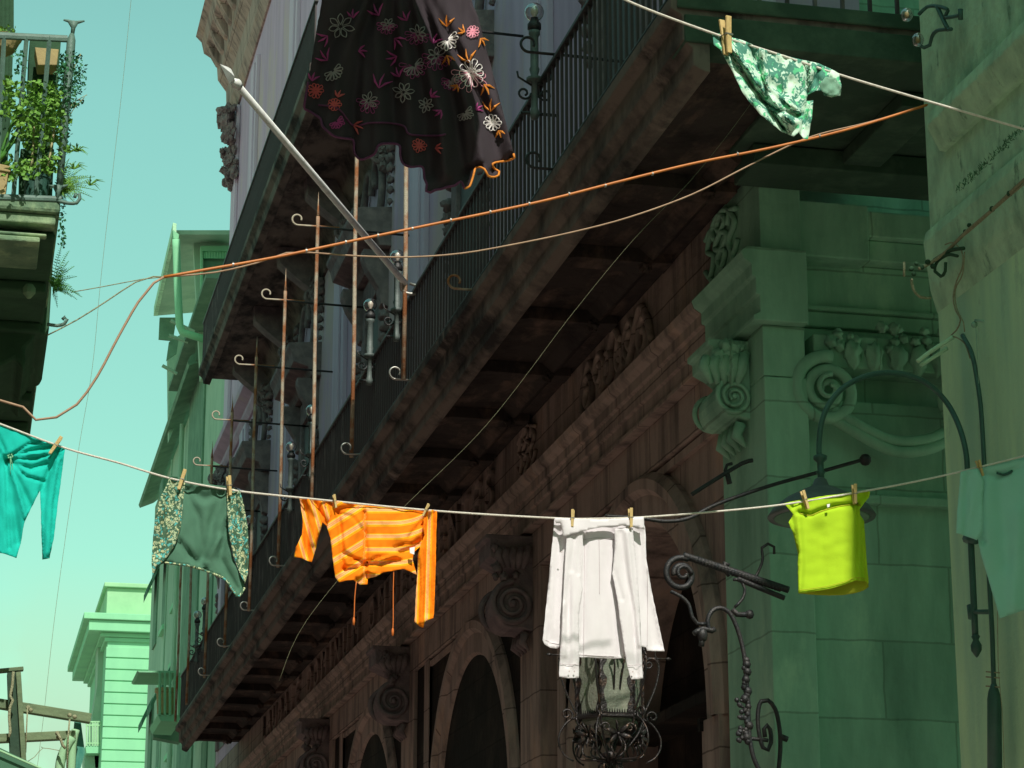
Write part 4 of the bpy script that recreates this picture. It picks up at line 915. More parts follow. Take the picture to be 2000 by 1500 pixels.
def cloth(name, outline, s, m, parent, folds=(), noises=((40, 90, .02, 1),), step=6, thick=.0016, stripe=None, wob=.7, off=0.0, sharp=True, frills=None):
    pts = outline
    den = []
    k = len(pts)
    for i in range(k):
        a, b = Vector(pts[i]), Vector(pts[(i + 1) % k]); n_ = max(1, int((b - a).length / step))
        for j in range(n_): den.append(a.lerp(b, j / n_))
    den = [Vector((p.x + wob * noise.noise(Vector((p.x / 9, p.y / 9, 3.3))), p.y + wob * noise.noise(Vector((p.x / 9, p.y / 9, 8.8))))) for p in den]
    poly = [(p.x, p.y) for p in den]
    if not sharp:
        poly = [((poly[i - 1][0] + 2 * poly[i][0] + poly[(i + 1) % len(poly)][0]) / 4, (poly[i - 1][1] + 2 * poly[i][1] + poly[(i + 1) % len(poly)][1]) / 4) for i in range(len(poly))]
    nb = len(poly)
    xs = [p[0] for p in poly]; ys = [p[1] for p in poly]
    inner = []
    y = min(ys) + step / 2; row = 0
    while y < max(ys):
        x = min(xs) + (step / 2 if row % 2 else step)
        while x < max(xs):
            if inside((x, y), poly) and min(segd(x, y, poly[i - 1], poly[i]) for i in range(nb)) > step * .45: inner.append((x + random.uniform(-.1, .1) * step, y + random.uniform(-.1, .1) * step))
            x += step
        y += step * .87; row += 1
    vs = [Vector(p) for p in poly + inner]
    rv_, re_, rf_, *_ = delaunay_2d_cdt(vs, [], [list(range(nb))], 1, 1e-4)
    f = depthf(folds, noises)
    me = bpy.data.meshes.new(name)
    P = [at(v.x, v.y, s + off + f(v.x, v.y)) for v in rv_]
    me.from_pydata(P, [], [tuple(t_) for t_ in rf_])
    if stripe:
        at_ = me.attributes.new('stripe', 'FLOAT', 'POINT')
        for i, v in enumerate(rv_): at_.data[i].value = stripe(v.x, v.y)
    bm = bmesh.new(); bm.from_mesh(me)
    for fc in bm.faces:
        fc.normal_update()
        if fc.normal.y > 0: fc.normal_flip()
        fc.smooth = True
    bm.to_mesh(me); bm.free()
    me.materials.append(m)
    o = bpy.data.objects.new(name, me); COL.objects.link(o)
    sm = o.modifiers.new('thickness', 'SOLIDIFY'); sm.thickness = thick; sm.offset = -1
    if parent: par(o, parent)
    o['_'] = 0; del o['_']
    return o, f
def fabric(name, c, c2=None, weave=.25, ws=900, trans=.12):
    m = bpy.data.materials.new(name); n, l, p = nt(m)
    p.inputs['Base Color'].default_value = (*c, 1); p.inputs['Roughness'].default_value = .9; p.inputs['Specular IOR Level'].default_value = .08
    if trans:
        tr = n.new('ShaderNodeBsdfTranslucent'); ms = n.new('ShaderNodeMixShader'); ms.inputs[0].default_value = trans; tr.inputs[0].default_value = (*c, 1)
        l.new(p.outputs[0], ms.inputs[1]); l.new(tr.outputs[0], ms.inputs[2]); l.new(ms.outputs[0], n['Material Output'].inputs[0])
    tcn = n.new('ShaderNodeTexCoord')
    if c2:
        ns = n.new('ShaderNodeTexNoise'); ns.inputs['Scale'].default_value = 6; ns.inputs['Detail'].default_value = 5
        mx = n.new('ShaderNodeMix'); mx.data_type = 'RGBA'; mx.inputs[6].default_value = (*c, 1); mx.inputs[7].default_value = (*c2, 1)
        l.new(tcn.outputs['Object'], ns.inputs['Vector']); l.new(ns.outputs[0], mx.inputs[0]); l.new(mx.outputs[2], p.inputs['Base Color'])
    nb = n.new('ShaderNodeTexNoise'); nb.inputs['Scale'].default_value = ws * .1; nb.inputs['Detail'].default_value = 4
    bp = n.new('ShaderNodeBump'); bp.inputs['Strength'].default_value = weave; bp.inputs['Distance'].default_value = .003
    l.new(tcn.outputs['Object'], nb.inputs['Vector']); l.new(nb.outputs[0], bp.inputs['Height']); l.new(bp.outputs[0], p.inputs['Normal'])
    return m
def ramp_mat(name, stops, interp='CONSTANT'):
    m = fabric(name, (1, 1, 1), trans=0); n, l = m.node_tree.nodes, m.node_tree.links; p = n['Principled BSDF']
    a = n.new('ShaderNodeAttribute'); a.attribute_name = 'stripe'
    fr_ = n.new('ShaderNodeMath'); fr_.operation = 'FRACT'; l.new(a.outputs['Fac'], fr_.inputs[0])
    r = n.new('ShaderNodeValToRGB'); r.color_ramp.interpolation = interp
    e = r.color_ramp.elements
    while len(e) < len(stops): e.new(.5)
    for i, (pos, c) in enumerate(stops): e[i].position = pos; e[i].color = (*c, 1)
    l.new(fr_.outputs[0], r.inputs[0]); l.new(r.outputs[0], p.inputs['Base Color'])
    return m
OR, YE, PE, DO = (.95, .235, .010), (.95, .55, .02), (.92, .48, .20), (.80, .17, .008)
M['orange'] = ramp_mat('orange_striped_jersey', [(0, OR), (.32, YE), (.38, PE), (.46, OR), (.49, PE), (.56, DO), (.58, PE), (.64, YE), (.70, OR), (.74, YE), (.78, OR)])
M['teal'] = fabric('teal_jersey', (.016, .53, .43), (.02, .62, .50), .12)
M['cotton'] = fabric('white_cotton_poplin', (.82, .775, .80), (.86, .82, .84), .06)
M['lime'] = fabric('lime_yellow_jersey', (.50, .74, .03), (.44, .68, .03), .4, 2500)
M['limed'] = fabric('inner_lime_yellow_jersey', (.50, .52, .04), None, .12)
M['bluet'] = fabric('pale_blue_jersey', (.40, .78, .64), (.34, .70, .58), .12)
M['greyc'] = fabric('dark_grey_green_cloth', (.105, .235, .155), (.085, .20, .135), .15)
M['blackc'] = fabric('black_gauze', (.012, .012, .016), (.02, .019, .024), .2)
def speckle(name, cols, scale, dark):
    m = fabric(name, (1, 1, 1), trans=0); n, l = m.node_tree.nodes, m.node_tree.links; p = n['Principled BSDF']
    tcn = n.new('ShaderNodeTexCoord'); ns = n.new('ShaderNodeTexNoise'); ns.inputs['Scale'].default_value = scale * .35; ns.inputs['Detail'].default_value = 2
    va = n.new('ShaderNodeVectorMath'); va.operation = 'MULTIPLY_ADD'; va.inputs[1].default_value = (.05, .05, .05)
    l.new(tcn.outputs['Object'], ns.inputs['Vector']); l.new(ns.outputs['Color'], va.inputs[0]); l.new(tcn.outputs['Object'], va.inputs[2])
    v = n.new('ShaderNodeTexVoronoi'); v.inputs['Scale'].default_value = scale; l.new(va.outputs[0], v.inputs['Vector'])
    r = n.new('ShaderNodeValToRGB'); r.color_ramp.interpolation = 'CONSTANT'; e = r.color_ramp.elements
    while len(e) < len(cols): e.new(.5)
    for i, c in enumerate(cols): e[i].position = i / len(cols); e[i].color = (*c, 1)
    sx = n.new('ShaderNodeSeparateColor'); l.new(v.outputs['Color'], sx.inputs[0]); l.new(sx.outputs[0], r.inputs[0])
    v2 = n.new('ShaderNodeTexVoronoi'); v2.feature = 'DISTANCE_TO_EDGE'; v2.inputs['Scale'].default_value = scale; l.new(va.outputs[0], v2.inputs['Vector'])
    rg = n.new('ShaderNodeMapRange'); rg.inputs[1].default_value = .07; rg.inputs[2].default_value = .10; l.new(v2.outputs['Distance'], rg.inputs[0])
    mx = n.new('ShaderNodeMix'); mx.data_type = 'RGBA'; mx.inputs[6].default_value = (*dark, 1); l.new(rg.outputs[0], mx.inputs[0]); l.new(r.outputs[0], mx.inputs[7]); l.new(mx.outputs[2], p.inputs['Base Color'])
    return m
M['paisley'] = speckle('paisley_cotton', [(.50, .60, .36), (.08, .16, .10), (.12, .46, .42), (.55, .58, .34), (.07, .13, .08), (.46, .56, .36)], 75, (.06, .13, .08))
def petals(name):
    m = fabric(name, (1, 1, 1), trans=0); n, l = m.node_tree.nodes, m.node_tree.links; p = n['Principled BSDF']
    tcn = n.new('ShaderNodeTexCoord'); d = n.new('ShaderNodeTexNoise'); d.inputs['Scale'].default_value = 22; d.inputs['Detail'].default_value = 1
    va = n.new('ShaderNodeVectorMath'); va.operation = 'MULTIPLY_ADD'; va.inputs[1].default_value = (.09, .09, .09); l.new(tcn.outputs['Object'], va.inputs[2]); l.new(d.outputs['Color'], va.inputs[0])
    v = n.new('ShaderNodeTexVoronoi'); v.inputs['Scale'].default_value = 15; l.new(va.outputs[0], v.inputs['Vector'])
    r = n.new('ShaderNodeValToRGB'); e = r.color_ramp.elements; r.color_ramp.interpolation = 'LINEAR'
    for i, (pos, c) in enumerate(((0, (.55, .72, .42)), (.12, (.66, .86, .68)), (.50, (.60, .82, .66)), (.54, (.30, .55, .42)), (.58, (.09, .27, .20)))):
        if i > 1: e.new(pos)
        e[i].position = pos; e[i].color = (*c, 1)
    l.new(v.outputs['Distance'], r.inputs[0])
    g = n.new('ShaderNodeTexNoise'); g.inputs['Scale'].default_value = 26; g.inputs['Detail'].default_value = 2; l.new(tcn.outputs['Object'], g.inputs['Vector'])
    mr = n.new('ShaderNodeMapRange'); mr.inputs[1].default_value = .60; mr.inputs[2].default_value = .63; l.new(g.outputs[0], mr.inputs[0])
    mx = n.new('ShaderNodeMix'); mx.data_type = 'RGBA'; mx.inputs[7].default_value = (.14, .60, .30, 1); l.new(mr.outputs[0], mx.inputs[0]); l.new(r.outputs[0], mx.inputs[6]); l.new(mx.outputs[2], p.inputs['Base Color'])
    return m
M['floral'] = petals('floral_viscose')
def seam(name, pts, s, f, r, m, parent, off=-.008):
    q = MB(); P = smoothpts([Vector((x, y, 0)) for x, y in pts], 5)
    q.tube([at(p.x, p.y, s + f(p.x, p.y) + off) for p in P], r, 6); return q.build(name, m, parent, smooth=True)

# teal top
t = thing('teal_top', 'teal long-sleeved top with gathered twist at the chest, cut by the left edge', 'long-sleeved top', at(0, 840, LY))
tf = [([(20, 890), (55, 868), (95, 860)], 2.5, .022), ([(20, 893), (65, 886), (118, 884)], 2.5, -.02), ([(20, 900), (50, 930), (85, 940)], 3, .022), ([(16, 904), (34, 950), (50, 1010)], 3.5, -.02), ([(12, 905), (14, 970), (18, 1070)], 3.5, .02), ([(98, 1085), (106, 980), (118, 900)], 3, .015), ([(88, 1088), (92, 990), (100, 920)], 3, -.012), ([(20, 895), (60, 880), (110, 870)], 5, .03), ([(20, 897), (70, 895), (115, 880)], 4, .022), ([(18, 900), (60, 915), (90, 905)], 5, .025), ([(15, 900), (40, 950), (60, 990)], 7, .022), ([(12, 900), (22, 960), (35, 1060)], 8, .028), ([(5, 890), (-20, 870), (-60, 860)], 6, .025), ([(5, 900), (-10, 980), (-20, 1060)], 8, .02), ([(80, 960), (110, 890), (118, 875)], 6, .03), ([(95, 1080), (100, 980), (112, 900)], 6, -.02), ([(8, 880), (-5, 850), (-30, 835)], 4, .02)]
o, f = cloth('body', [(-40, 812), (0, 829), (60, 850), (127, 874), (122, 915), (112, 990), (105, 1050), (97, 1090), (83, 1093), (81, 1050), (80, 1000), (78, 958), (62, 990), (47, 1022), (40, 1060), (32, 1090), (10, 1082), (-10, 1078), (-60, 1070), (-80, 1020), (-95, 950), (-110, 1080), (-130, 1080), (-120, 860), (-100, 795)], LY, M['teal'], t, tf, ((50, 110, .025, 2), (14, 30, .007, 5)), 4)
q = MB(); c = at(20, 891, LY + f(20, 891) - .02)
for i in range(7): q.ball(c + Vector((.010 * math.cos(i), 0, .010 * math.sin(i))), .005, 6)
q.tube([c, c + Vector((.004, -.004, -.05)), c + Vector((.006, 0, -.09))], .0016, 5); q.tube([c, c + Vector((.012, -.004, -.04)), c + Vector((.016, 0, -.085))], .0016, 5); q.build('bow', M['mint'], t, smooth=True)
# grey shirt with patterned sides
t = thing('grey_shirt', 'dark grey-green garment with paisley patterned sleeve panels pegged twice', 'shirt', at(400, 950, LY))
gf = [([(362, 960), (385, 1010), (395, 1090)], 9, .025), ([(435, 965), (415, 1020), (400, 1090)], 10, .03), ([(350, 1060), (375, 1090), (400, 1110)], 7, .03), ([(430, 1050), (400, 1100)], 6, -.02), ([(370, 955), (400, 975), (430, 962)], 9, .02), ([(445, 1020), (430, 1090), (460, 1150)], 7, .03)]
o, f = cloth('body', [(359, 944), (375, 943), (400, 945), (440, 950), (446, 990), (446, 1040), (452, 1080), (468, 1120), (478, 1145), (466, 1165), (455, 1152), (440, 1131), (420, 1121), (400, 1113), (370, 1104), (345, 1101), (325, 1098), (310, 1104), (304, 1118), (297, 1128), (300, 1108), (318, 1090), (335, 1075), (348, 1050), (354, 1010), (357, 970)], LY, M['greyc'], t, gf, ((60, 90, .02, 4), (12, 22, .006, 3)), 6, off=.01)
cloth('side_panel', [(331, 932), (348, 938), (362, 943), (357, 985), (353, 1030), (343, 1062), (325, 1090), (305, 1108), (298, 1128), (296, 1100), (299, 1050), (303, 1010), (314, 970), (324, 950)], LY, M['paisley'], t, [([(340, 940), (330, 1000), (310, 1080)], 9, .03)], ((20, 60, .015, 6),), 6, off=-.012)
cloth('side_panel', [(443, 951), (468, 958), (476, 985), (484, 1030), (486, 1080), (484, 1120), (478, 1140), (468, 1118), (456, 1085), (447, 1045), (444, 1000)], LY, M['paisley'], t, [([(455, 955), (465, 1020), (475, 1110)], 8, .03)], ((20, 60, .015, 9),), 6, off=-.012)
seam('hem', [(322, 1099), (345, 1102), (370, 1105), (400, 1114), (420, 1122), (440, 1132), (455, 1153), (466, 1165), (478, 1148)], LY + .01, f, .006, M['paisley'], t)
# orange striped top
t = thing('orange_striped_top', 'orange and yellow striped long-sleeved top with two dangling ties', 'long-sleeved top', at(700, 985, LY))
def ostr(x, y):
    if x < 712:
        u = (y + .62 * x) / 37
        bend = max(0, (x - 680) / 32); v = (y - 8 * math.cos((x - 780) / 60)) / 40
        return u * (1) + 0 * v
    return (y + .0026 * (x - 765) ** 2 * (1 if x < 765 else 2.4) + 10 * math.sin((x - 700) / 40) + 230) / 26
of = [([(660, 1000), (665, 1040), (668, 1090), (672, 1112)], 4, .03), ([(712, 1000), (714, 1060), (716, 1130)], 3.5, .028), ([(672, 1112), (700, 1108), (716, 1103), (745, 1100), (780, 1095)], 4.5, .035), ([(645, 985), (640, 1010), (635, 1025)], 5, .03), ([(655, 996), (720, 985), (800, 996), (840, 1000)], 3.5, .02), ([(835, 1000), (828, 1050), (805, 1072)], 6, .03), ([(805, 1072), (780, 1080), (760, 1095)], 5, .02), ([(716, 1105), (690, 1090), (672, 1080)], 4, .02), ([(740, 1098), (752, 1090), (775, 1084)], 4, -.03), ([(700, 1125), (714, 1112), (730, 1118)], 5, -.03), ([(716, 1100), (700, 1092), (684, 1096)], 2, .02), ([(718, 1098), (735, 1088), (760, 1086)], 2, .02), ([(830, 1012), (815, 1030), (800, 1050)], 3, .02), ([(820, 1060), (790, 1062), (770, 1070)], 2.5, .015), ([(655, 1000), (690, 1010), (712, 1040)], 3, .012)]
o, f = cloth('body', [(640, 976), (700, 984), (780, 991), (845, 997), (838, 1010), (832, 1030), (828, 1045), (834, 1055), (822, 1066), (808, 1078), (806, 1092), (810, 1108), (814, 1123), (800, 1116), (788, 1111), (772, 1114), (748, 1118), (735, 1126), (718, 1130), (718, 1141), (703, 1142), (690, 1133), (675, 1134), (662, 1137), (655, 1128), (650, 1090), (645, 1050), (638, 1028), (643, 1010), (634, 985)], LY, M['orange'], t, of, ((35, 50, .02, 11), (9, 16, .005, 12)), 4, stripe=ostr)
sf = [([(592, 980), (600, 1030), (598, 1090)], 5, .03), ([(615, 980), (632, 1010), (640, 1025)], 4, .025), ([(600, 975), (620, 1010), (612, 1060)], 5, -.02)]
cloth('sleeve', [(585, 972), (610, 975), (642, 978), (652, 990), (645, 1010), (642, 1030), (630, 1020), (625, 1040), (617, 1070), (609, 1098), (597, 1094), (588, 1090), (574, 1088), (578, 1068), (590, 1045), (592, 1020), (588, 990)], LY, M['orange'], t, sf, ((18, 60, .02, 14), (8, 20, .006, 15)), 4, stripe=lambda x, y: (x * 1.15 - .33 * y) / 26, off=.015)
sf = [([(838, 1005), (836, 1080), (832, 1200)], 4, .028), ([(823, 1070), (825, 1150), (822, 1215)], 3.5, -.025), ([(846, 1000), (846, 1100), (843, 1200)], 3, .02)]
cloth('sleeve', [(832, 1000), (845, 996), (853, 999), (852, 1050), (850, 1130), (847, 1207), (838, 1210), (829, 1215), (827, 1226), (820, 1224), (810, 1215), (812, 1170), (815, 1120), (816, 1085), (822, 1062), (830, 1045), (826, 1030)], LY, M['orange'], t, sf, ((12, 60, .02, 16), (7, 20, .006, 17)), 4, stripe=lambda x, y: (x + .03 * y) / 22, off=-.012)
for pts in ([(696, 1136), (693, 1165), (692, 1195), (691, 1212)], [(769, 1113), (768, 1160), (768, 1210), (767, 1233)]):
    q = MB(); P = [at(x, y, LY) for x, y in pts]; q.tube(smoothpts(P, .02), .0027, 6); e_ = P[-1]; q.tube([e_ + Vector((0, 0, .015)), e_, e_ - Vector((0, 0, .022))], [.004, .007, .006], 6); q.build('tie', mat('orange_cord', (.62, .15, .02), .7), t, smooth=True)
q = MB(); q.slab([at(800, 1070, LY - .05), at(810, 1068, LY - .05), at(809, 1083, LY - .05), at(801, 1080, LY - .05)], (0, 1, 0), .003); q.build('care_label', M['white'], t)
# white shirt
t = thing('white_shirt', 'white button shirt pegged by its tail with both sleeves hanging down', 'shirt', at(1170, 1012, LY))
ww_ = [([(1095, 1040), (1090, 1140), (1080, 1250)], 9, .016), ([(1250, 1040), (1255, 1140), (1280, 1260)], 9, .016), ([(1142, 1045), (1140, 1150), (1135, 1280)], 5, .014), ([(1200, 1040), (1205, 1150), (1212, 1280)], 6, .014), ([(1268, 1120), (1276, 1190), (1290, 1265)], 4, .012), ([(1072, 1110), (1070, 1180), (1074, 1262)], 4, .012)]
o, f = cloth('body', [(1083, 1011), (1130, 1013), (1170, 1014), (1220, 1012), (1257, 1009), (1261, 1040), (1262, 1090), (1272, 1150), (1285, 1215), (1298, 1272), (1264, 1271), (1262, 1264), (1250, 1263), (1236, 1270), (1216, 1285), (1200, 1287), (1175, 1286), (1150, 1284), (1130, 1283), (1112, 1275), (1095, 1262), (1088, 1267), (1075, 1265), (1063, 1258), (1060, 1250), (1065, 1205), (1070, 1150), (1076, 1090), (1080, 1050)], LY, M['cotton'], t, ww_, ((30, 140, .010, 21), (10, 60, .004, 22), (5, 9, .001, 23)), 5, off=.030)
M['sseam'] = mat('shirt_seam', (.60, .53, .55), .9)
for pts in ([(1142, 1046), (1141, 1150), (1140, 1283)], [(1170, 1050), (1171, 1120), (1171, 1160)], [(1264, 1110), (1265, 1180), (1264, 1262)], [(1140, 1054), (1170, 1050), (1200, 1054)], [(1066, 1250), (1078, 1256), (1092, 1258)], [(1112, 1278), (1140, 1279), (1170, 1281), (1200, 1282)]): seam('body_seam', pts, LY + .030, f, .0013, M['sseam'], t, -.003)
cloth('collar_flap', [(1083, 1011), (1130, 1013), (1170, 1014), (1220, 1012), (1257, 1009), (1258, 1022), (1259, 1034), (1245, 1030), (1222, 1026), (1190, 1028), (1160, 1032), (1135, 1038), (1099, 1049), (1098, 1034), (1094, 1022), (1086, 1022)], LY, M['cotton'], t, [([(1100, 1045), (1096, 1025), (1088, 1014)], 4, .008)], ((40, 30, .006, 24),), 5, off=-.022)
sv = [([(1122, 1050), (1112, 1150), (1108, 1300)], 5, .010), ([(1135, 1045), (1130, 1120)], 3.5, .008), ([(1100, 1180), (1103, 1280)], 5, -.012), ([(1116, 1120), (1122, 1300)], 4, -.008)]
so_, fs_ = cloth('sleeve', [(1107, 1048), (1118, 1044), (1130, 1040), (1137, 1039), (1139, 1080), (1134, 1130), (1138, 1150), (1131, 1200), (1131, 1260), (1131, 1324), (1110, 1325), (1092, 1322), (1094, 1270), (1098, 1210), (1101, 1150), (1104, 1090)], LY, M['cotton'], t, sv, ((16, 90, .006, 25), (8, 30, .002, 26)), 4, off=-.010)
sv = [([(1212, 1040), (1222, 1120), (1238, 1200), (1243, 1320)], 4, .011), ([(1225, 1040), (1236, 1150), (1250, 1260)], 4, -.014), ([(1200, 1050), (1198, 1110), (1215, 1170)], 4, .008)]
cloth('sleeve', [(1201, 1032), (1213, 1031), (1226, 1030), (1236, 1032), (1242, 1090), (1247, 1150), (1251, 1210), (1253, 1270), (1256, 1325), (1244, 1326), (1233, 1327), (1226, 1305), (1220, 1270), (1212, 1220), (1206, 1170), (1196, 1120), (1200, 1080)], LY, M['cotton'], t, sv, ((16, 90, .006, 27), (8, 30, .002, 28)), 4, off=-.010)
q = MB()
for x, y in ((1112, 1311), (1122, 1311), (1236, 1312), (1097, 1078)): q.lathe(at(x, y, LY - .030), [(.004, -.001), (.0045, 0), (.004, .001)], 10, 'y')
q.build('buttons', mat('pearl_button', (.6, .5, .5), .3), t)
for pts in ([(1093, 1296), (1112, 1298), (1131, 1297)], [(1226, 1300), (1240, 1299), (1254, 1297)]): seam('cuff_seam', pts, LY - .010, fs_, .0013, M['sseam'], t, -.006)
# yellow top
t = thing('yellow_top', 'bright lime yellow sleeveless top hanging from two pegs in front of the street lamp', 'sleeveless top', at(1615, 975, LY))
yf = [([(1560, 1000), (1583, 1005), (1600, 997), (1630, 988), (1672, 984)], 4, .03), ([(1672, 985), (1672, 1060), (1670, 1130)], 4, .03), ([(1686, 1010), (1686, 1100), (1690, 1145)], 4, .022), ([(1545, 1010), (1555, 1080)], 5, .02), ([(1690, 965), (1678, 985)], 4, .025), ([(1560, 980), (1548, 990)], 4, .02), ([(1560, 1010), (1566, 1100), (1562, 1150)], 5, -.015), ([(1600, 1040), (1610, 1150)], 14, .012)]
o, f = cloth('body', [(1531, 983), (1545, 980), (1562, 977), (1600, 970), (1650, 963), (1690, 958), (1700, 960), (1698, 970), (1688, 982), (1679, 994), (1680, 1005), (1688, 1018), (1690, 1060), (1694, 1110), (1697, 1140), (1690, 1136), (1672, 1133), (1650, 1142), (1620, 1150), (1590, 1155), (1559, 1159), (1558, 1120), (1558, 1080), (1550, 1045), (1541, 1020), (1549, 1004), (1540, 993)], LY, M['lime'], t, yf, ((45, 70, .012, 31), (26, 16, .0035, 34), (8, 30, .0015, 32)), 4)
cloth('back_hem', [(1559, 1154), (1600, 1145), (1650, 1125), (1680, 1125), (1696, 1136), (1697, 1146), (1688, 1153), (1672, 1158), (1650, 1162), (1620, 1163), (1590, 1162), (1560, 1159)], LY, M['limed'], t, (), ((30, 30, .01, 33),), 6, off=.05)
seam('neckline', [(1562, 1003), (1583, 1007), (1600, 1000), (1630, 991), (1660, 986), (1680, 987)], LY, f, .0035, M['limed'], t)
seam('hem', [(1560, 1153), (1590, 1149), (1620, 1144), (1650, 1136), (1672, 1128), (1692, 1131)], LY, f, .0018, M['limed'], t)
q = MB(); q.slab([at(1615, 985, LY - .04), at(1621, 984, LY - .04), at(1620, 990, LY - .04), at(1616, 991, LY - .04)], (0, 1, 0), .003); q.build('label_tag', M['white'], t)
# pale blue T-shirt
t = thing('blue_tshirt', 'pale blue-green T-shirt hanging in the shade at the right edge', 'T-shirt', at(1950, 905, LY))
bf = [([(1918, 925), (1912, 1000), (1920, 1060)], 4, .03), ([(1885, 930), (1885, 1030)], 5, .02), ([(1950, 930), (1965, 1100)], 14, .02), ([(1990, 1000), (1980, 1180)], 12, -.02), ([(1900, 920), (1950, 930), (1990, 915)], 5, .02)]
o, f = cloth('body', [(1905, 916), (1940, 908), (2000, 893), (2060, 880), (2066, 1000), (2066, 1170), (2030, 1180), (1990, 1195), (1953, 1208), (1945, 1180), (1930, 1130), (1915, 1080), (1910, 1050), (1908, 980)], LY, M['bluet'], t, bf, ((60, 110, .02, 41), (12, 30, .004, 42)), 7, off=.01)
cloth('sleeve', [(1876, 922), (1890, 918), (1912, 914), (1922, 940), (1920, 1000), (1919, 1040), (1908, 1055), (1890, 1048), (1868, 1041), (1869, 1000), (1873, 960)], LY, M['bluet'], t, [([(1890, 925), (1885, 1040)], 5, .02)], ((20, 50, .015, 43),), 6, off=-.02)
seam('collar', [(1948, 924), (1958, 927), (1968, 925), (1977, 920)], LY, f, .007, mat('collar_label', (.03, .10, .08), .8), t)
# floral cloth
t = thing('floral_blouse', 'crumpled pale floral cloth twisted over the upper line by a single peg', 'blouse', at(1500, 110, TY))
ff = [([(1410, 75), (1450, 140), (1530, 250)], 6, .04), ([(1420, 78), (1480, 160), (1550, 240)], 6, -.035), ([(1465, 90), (1490, 160), (1500, 190)], 4, .03), ([(1490, 100), (1500, 170), (1560, 215)], 5, -.03), ([(1578, 120), (1575, 170), (1580, 195)], 3, .035), ([(1600, 135), (1590, 160), (1580, 180)], 4, .03), ([(1480, 190), (1520, 215), (1560, 225)], 5, .04), ([(1450, 140), (1500, 215), (1540, 262)], 4, .03), ([(1566, 262), (1576, 215), (1580, 195)], 3, .03), ([(1625, 145), (1635, 170), (1625, 188)], 5, -.03)]
o, f = cloth('fabric', [(1391, 66), (1407, 65), (1425, 72), (1450, 78), (1475, 90), (1493, 97), (1520, 104), (1547, 112), (1573, 118), (1600, 124), (1620, 133), (1638, 143), (1644, 167), (1642, 187), (1623, 190), (1610, 186), (1607, 178), (1593, 177), (1578, 185), (1575, 197), (1588, 196), (1587, 215), (1585, 235), (1578, 272), (1570, 272), (1560, 258), (1550, 267), (1527, 257), (1505, 240), (1483, 222), (1465, 200), (1450, 180), (1438, 155), (1427, 133), (1415, 112), (1407, 97), (1395, 88)], TY, M['floral'], t, ff, ((16, 40, .03, 51), (8, 14, .008, 52)), 4)
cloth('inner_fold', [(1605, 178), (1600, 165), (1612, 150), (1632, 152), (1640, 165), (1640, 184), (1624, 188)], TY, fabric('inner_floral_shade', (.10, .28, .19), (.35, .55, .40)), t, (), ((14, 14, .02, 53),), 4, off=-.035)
# black embroidered skirt
t = thing('black_skirt', 'black flared skirt embroidered with flowers, its hem ruffled and trimmed', 'skirt', at(780, -60, KY))
kf = []
for x0, x1, a_ in ((650, 600, .03), (680, 640, -.03), (705, 690, .045), (735, 735, -.03), (765, 770, .04), (790, 800, -.035), (810, 830, .04), (830, 860, -.04), (850, 890, .045), (868, 925, -.03), (885, 955, .03), (900, 985, -.025)):
    kf.append(([(x0 * .35 + 775 * .65, -60), (x0, 80), (x1, 230), (x1 + (x1 - x0) * .4, 340)], 12, a_))
kf += [([(905, 350), (915, 330), (940, 322)], 5, .03), ([(960, 335), (980, 325), (1000, 305)], 5, .03)]
SK = [(640, -62), (780, -60), (905, -62), (915, -20), (924, 10), (934, 33), (947, 85), (960, 133), (975, 190), (990, 247), (997, 275), (1003, 300), (1005, 308), (990, 314), (975, 316), (962, 320), (966, 330), (975, 335), (974, 342), (964, 346), (953, 343), (946, 330), (930, 327), (924, 345), (917, 364), (907, 368), (900, 354), (889, 362), (877, 364), (862, 369), (850, 371), (840, 376), (832, 373), (834, 360), (829, 349), (825, 326), (803, 326), (788, 320), (782, 305), (780, 284), (762, 280), (740, 283), (732, 300), (715, 309), (703, 311), (692, 298), (690, 274), (672, 270), (653, 266), (640, 256), (630, 247), (626, 232), (617, 225), (604, 217), (595, 213), (595, 200), (602, 160), (610, 110), (618, 60), (627, 10), (633, -30)]
M['gauze'] = fabric('black_grey_gauze', (.060, .048, .056), (.042, .034, .040), .25, trans=0)
o, fk = cloth('skirt_panel', SK, KY, M['gauze'], t, kf, ((30, 160, .03, 61), (12, 40, .006, 62)), 6)
hem = SK[11:57]
def pinkish(x): return x < 900
tm1, tm2 = mat('shaded_plum_thread', (.14, .03, .10), .8, c2=(.09, .02, .07), scale=200), mat('orange_thread', (.85, .30, .03), .7, c2=(.6, .18, .02), scale=200)  # plum is the orange thread with the skirt's shade put into its colour
seam('hem_trim', [p for p in hem if p[0] <= 912], KY, fk, .0052, tm1, t)
seam('hem_trim', [p for p in hem if p[0] >= 905][:19], KY, fk, .0048, tm2, t)
seam('hem_trim', [(622, 205), (660, 212), (690, 245), (720, 240), (760, 240), (790, 247), (800, 262), (850, 265), (870, 262)], KY, fk, .004, tm1, t)
tw1, tw2, tp = mat('shaded_white_thread', (.30, .28, .28), .8), mat('white_thread', (.85, .80, .78), .7), mat('shaded_magenta_thread', (.36, .045, .20), .8)  # grey-white and magenta threads carry the skirt's shade in their colour
trd, tpk = mat('red_pink_thread', (.55, .10, .10), .8), mat('pink_thread', (.85, .35, .45), .7)
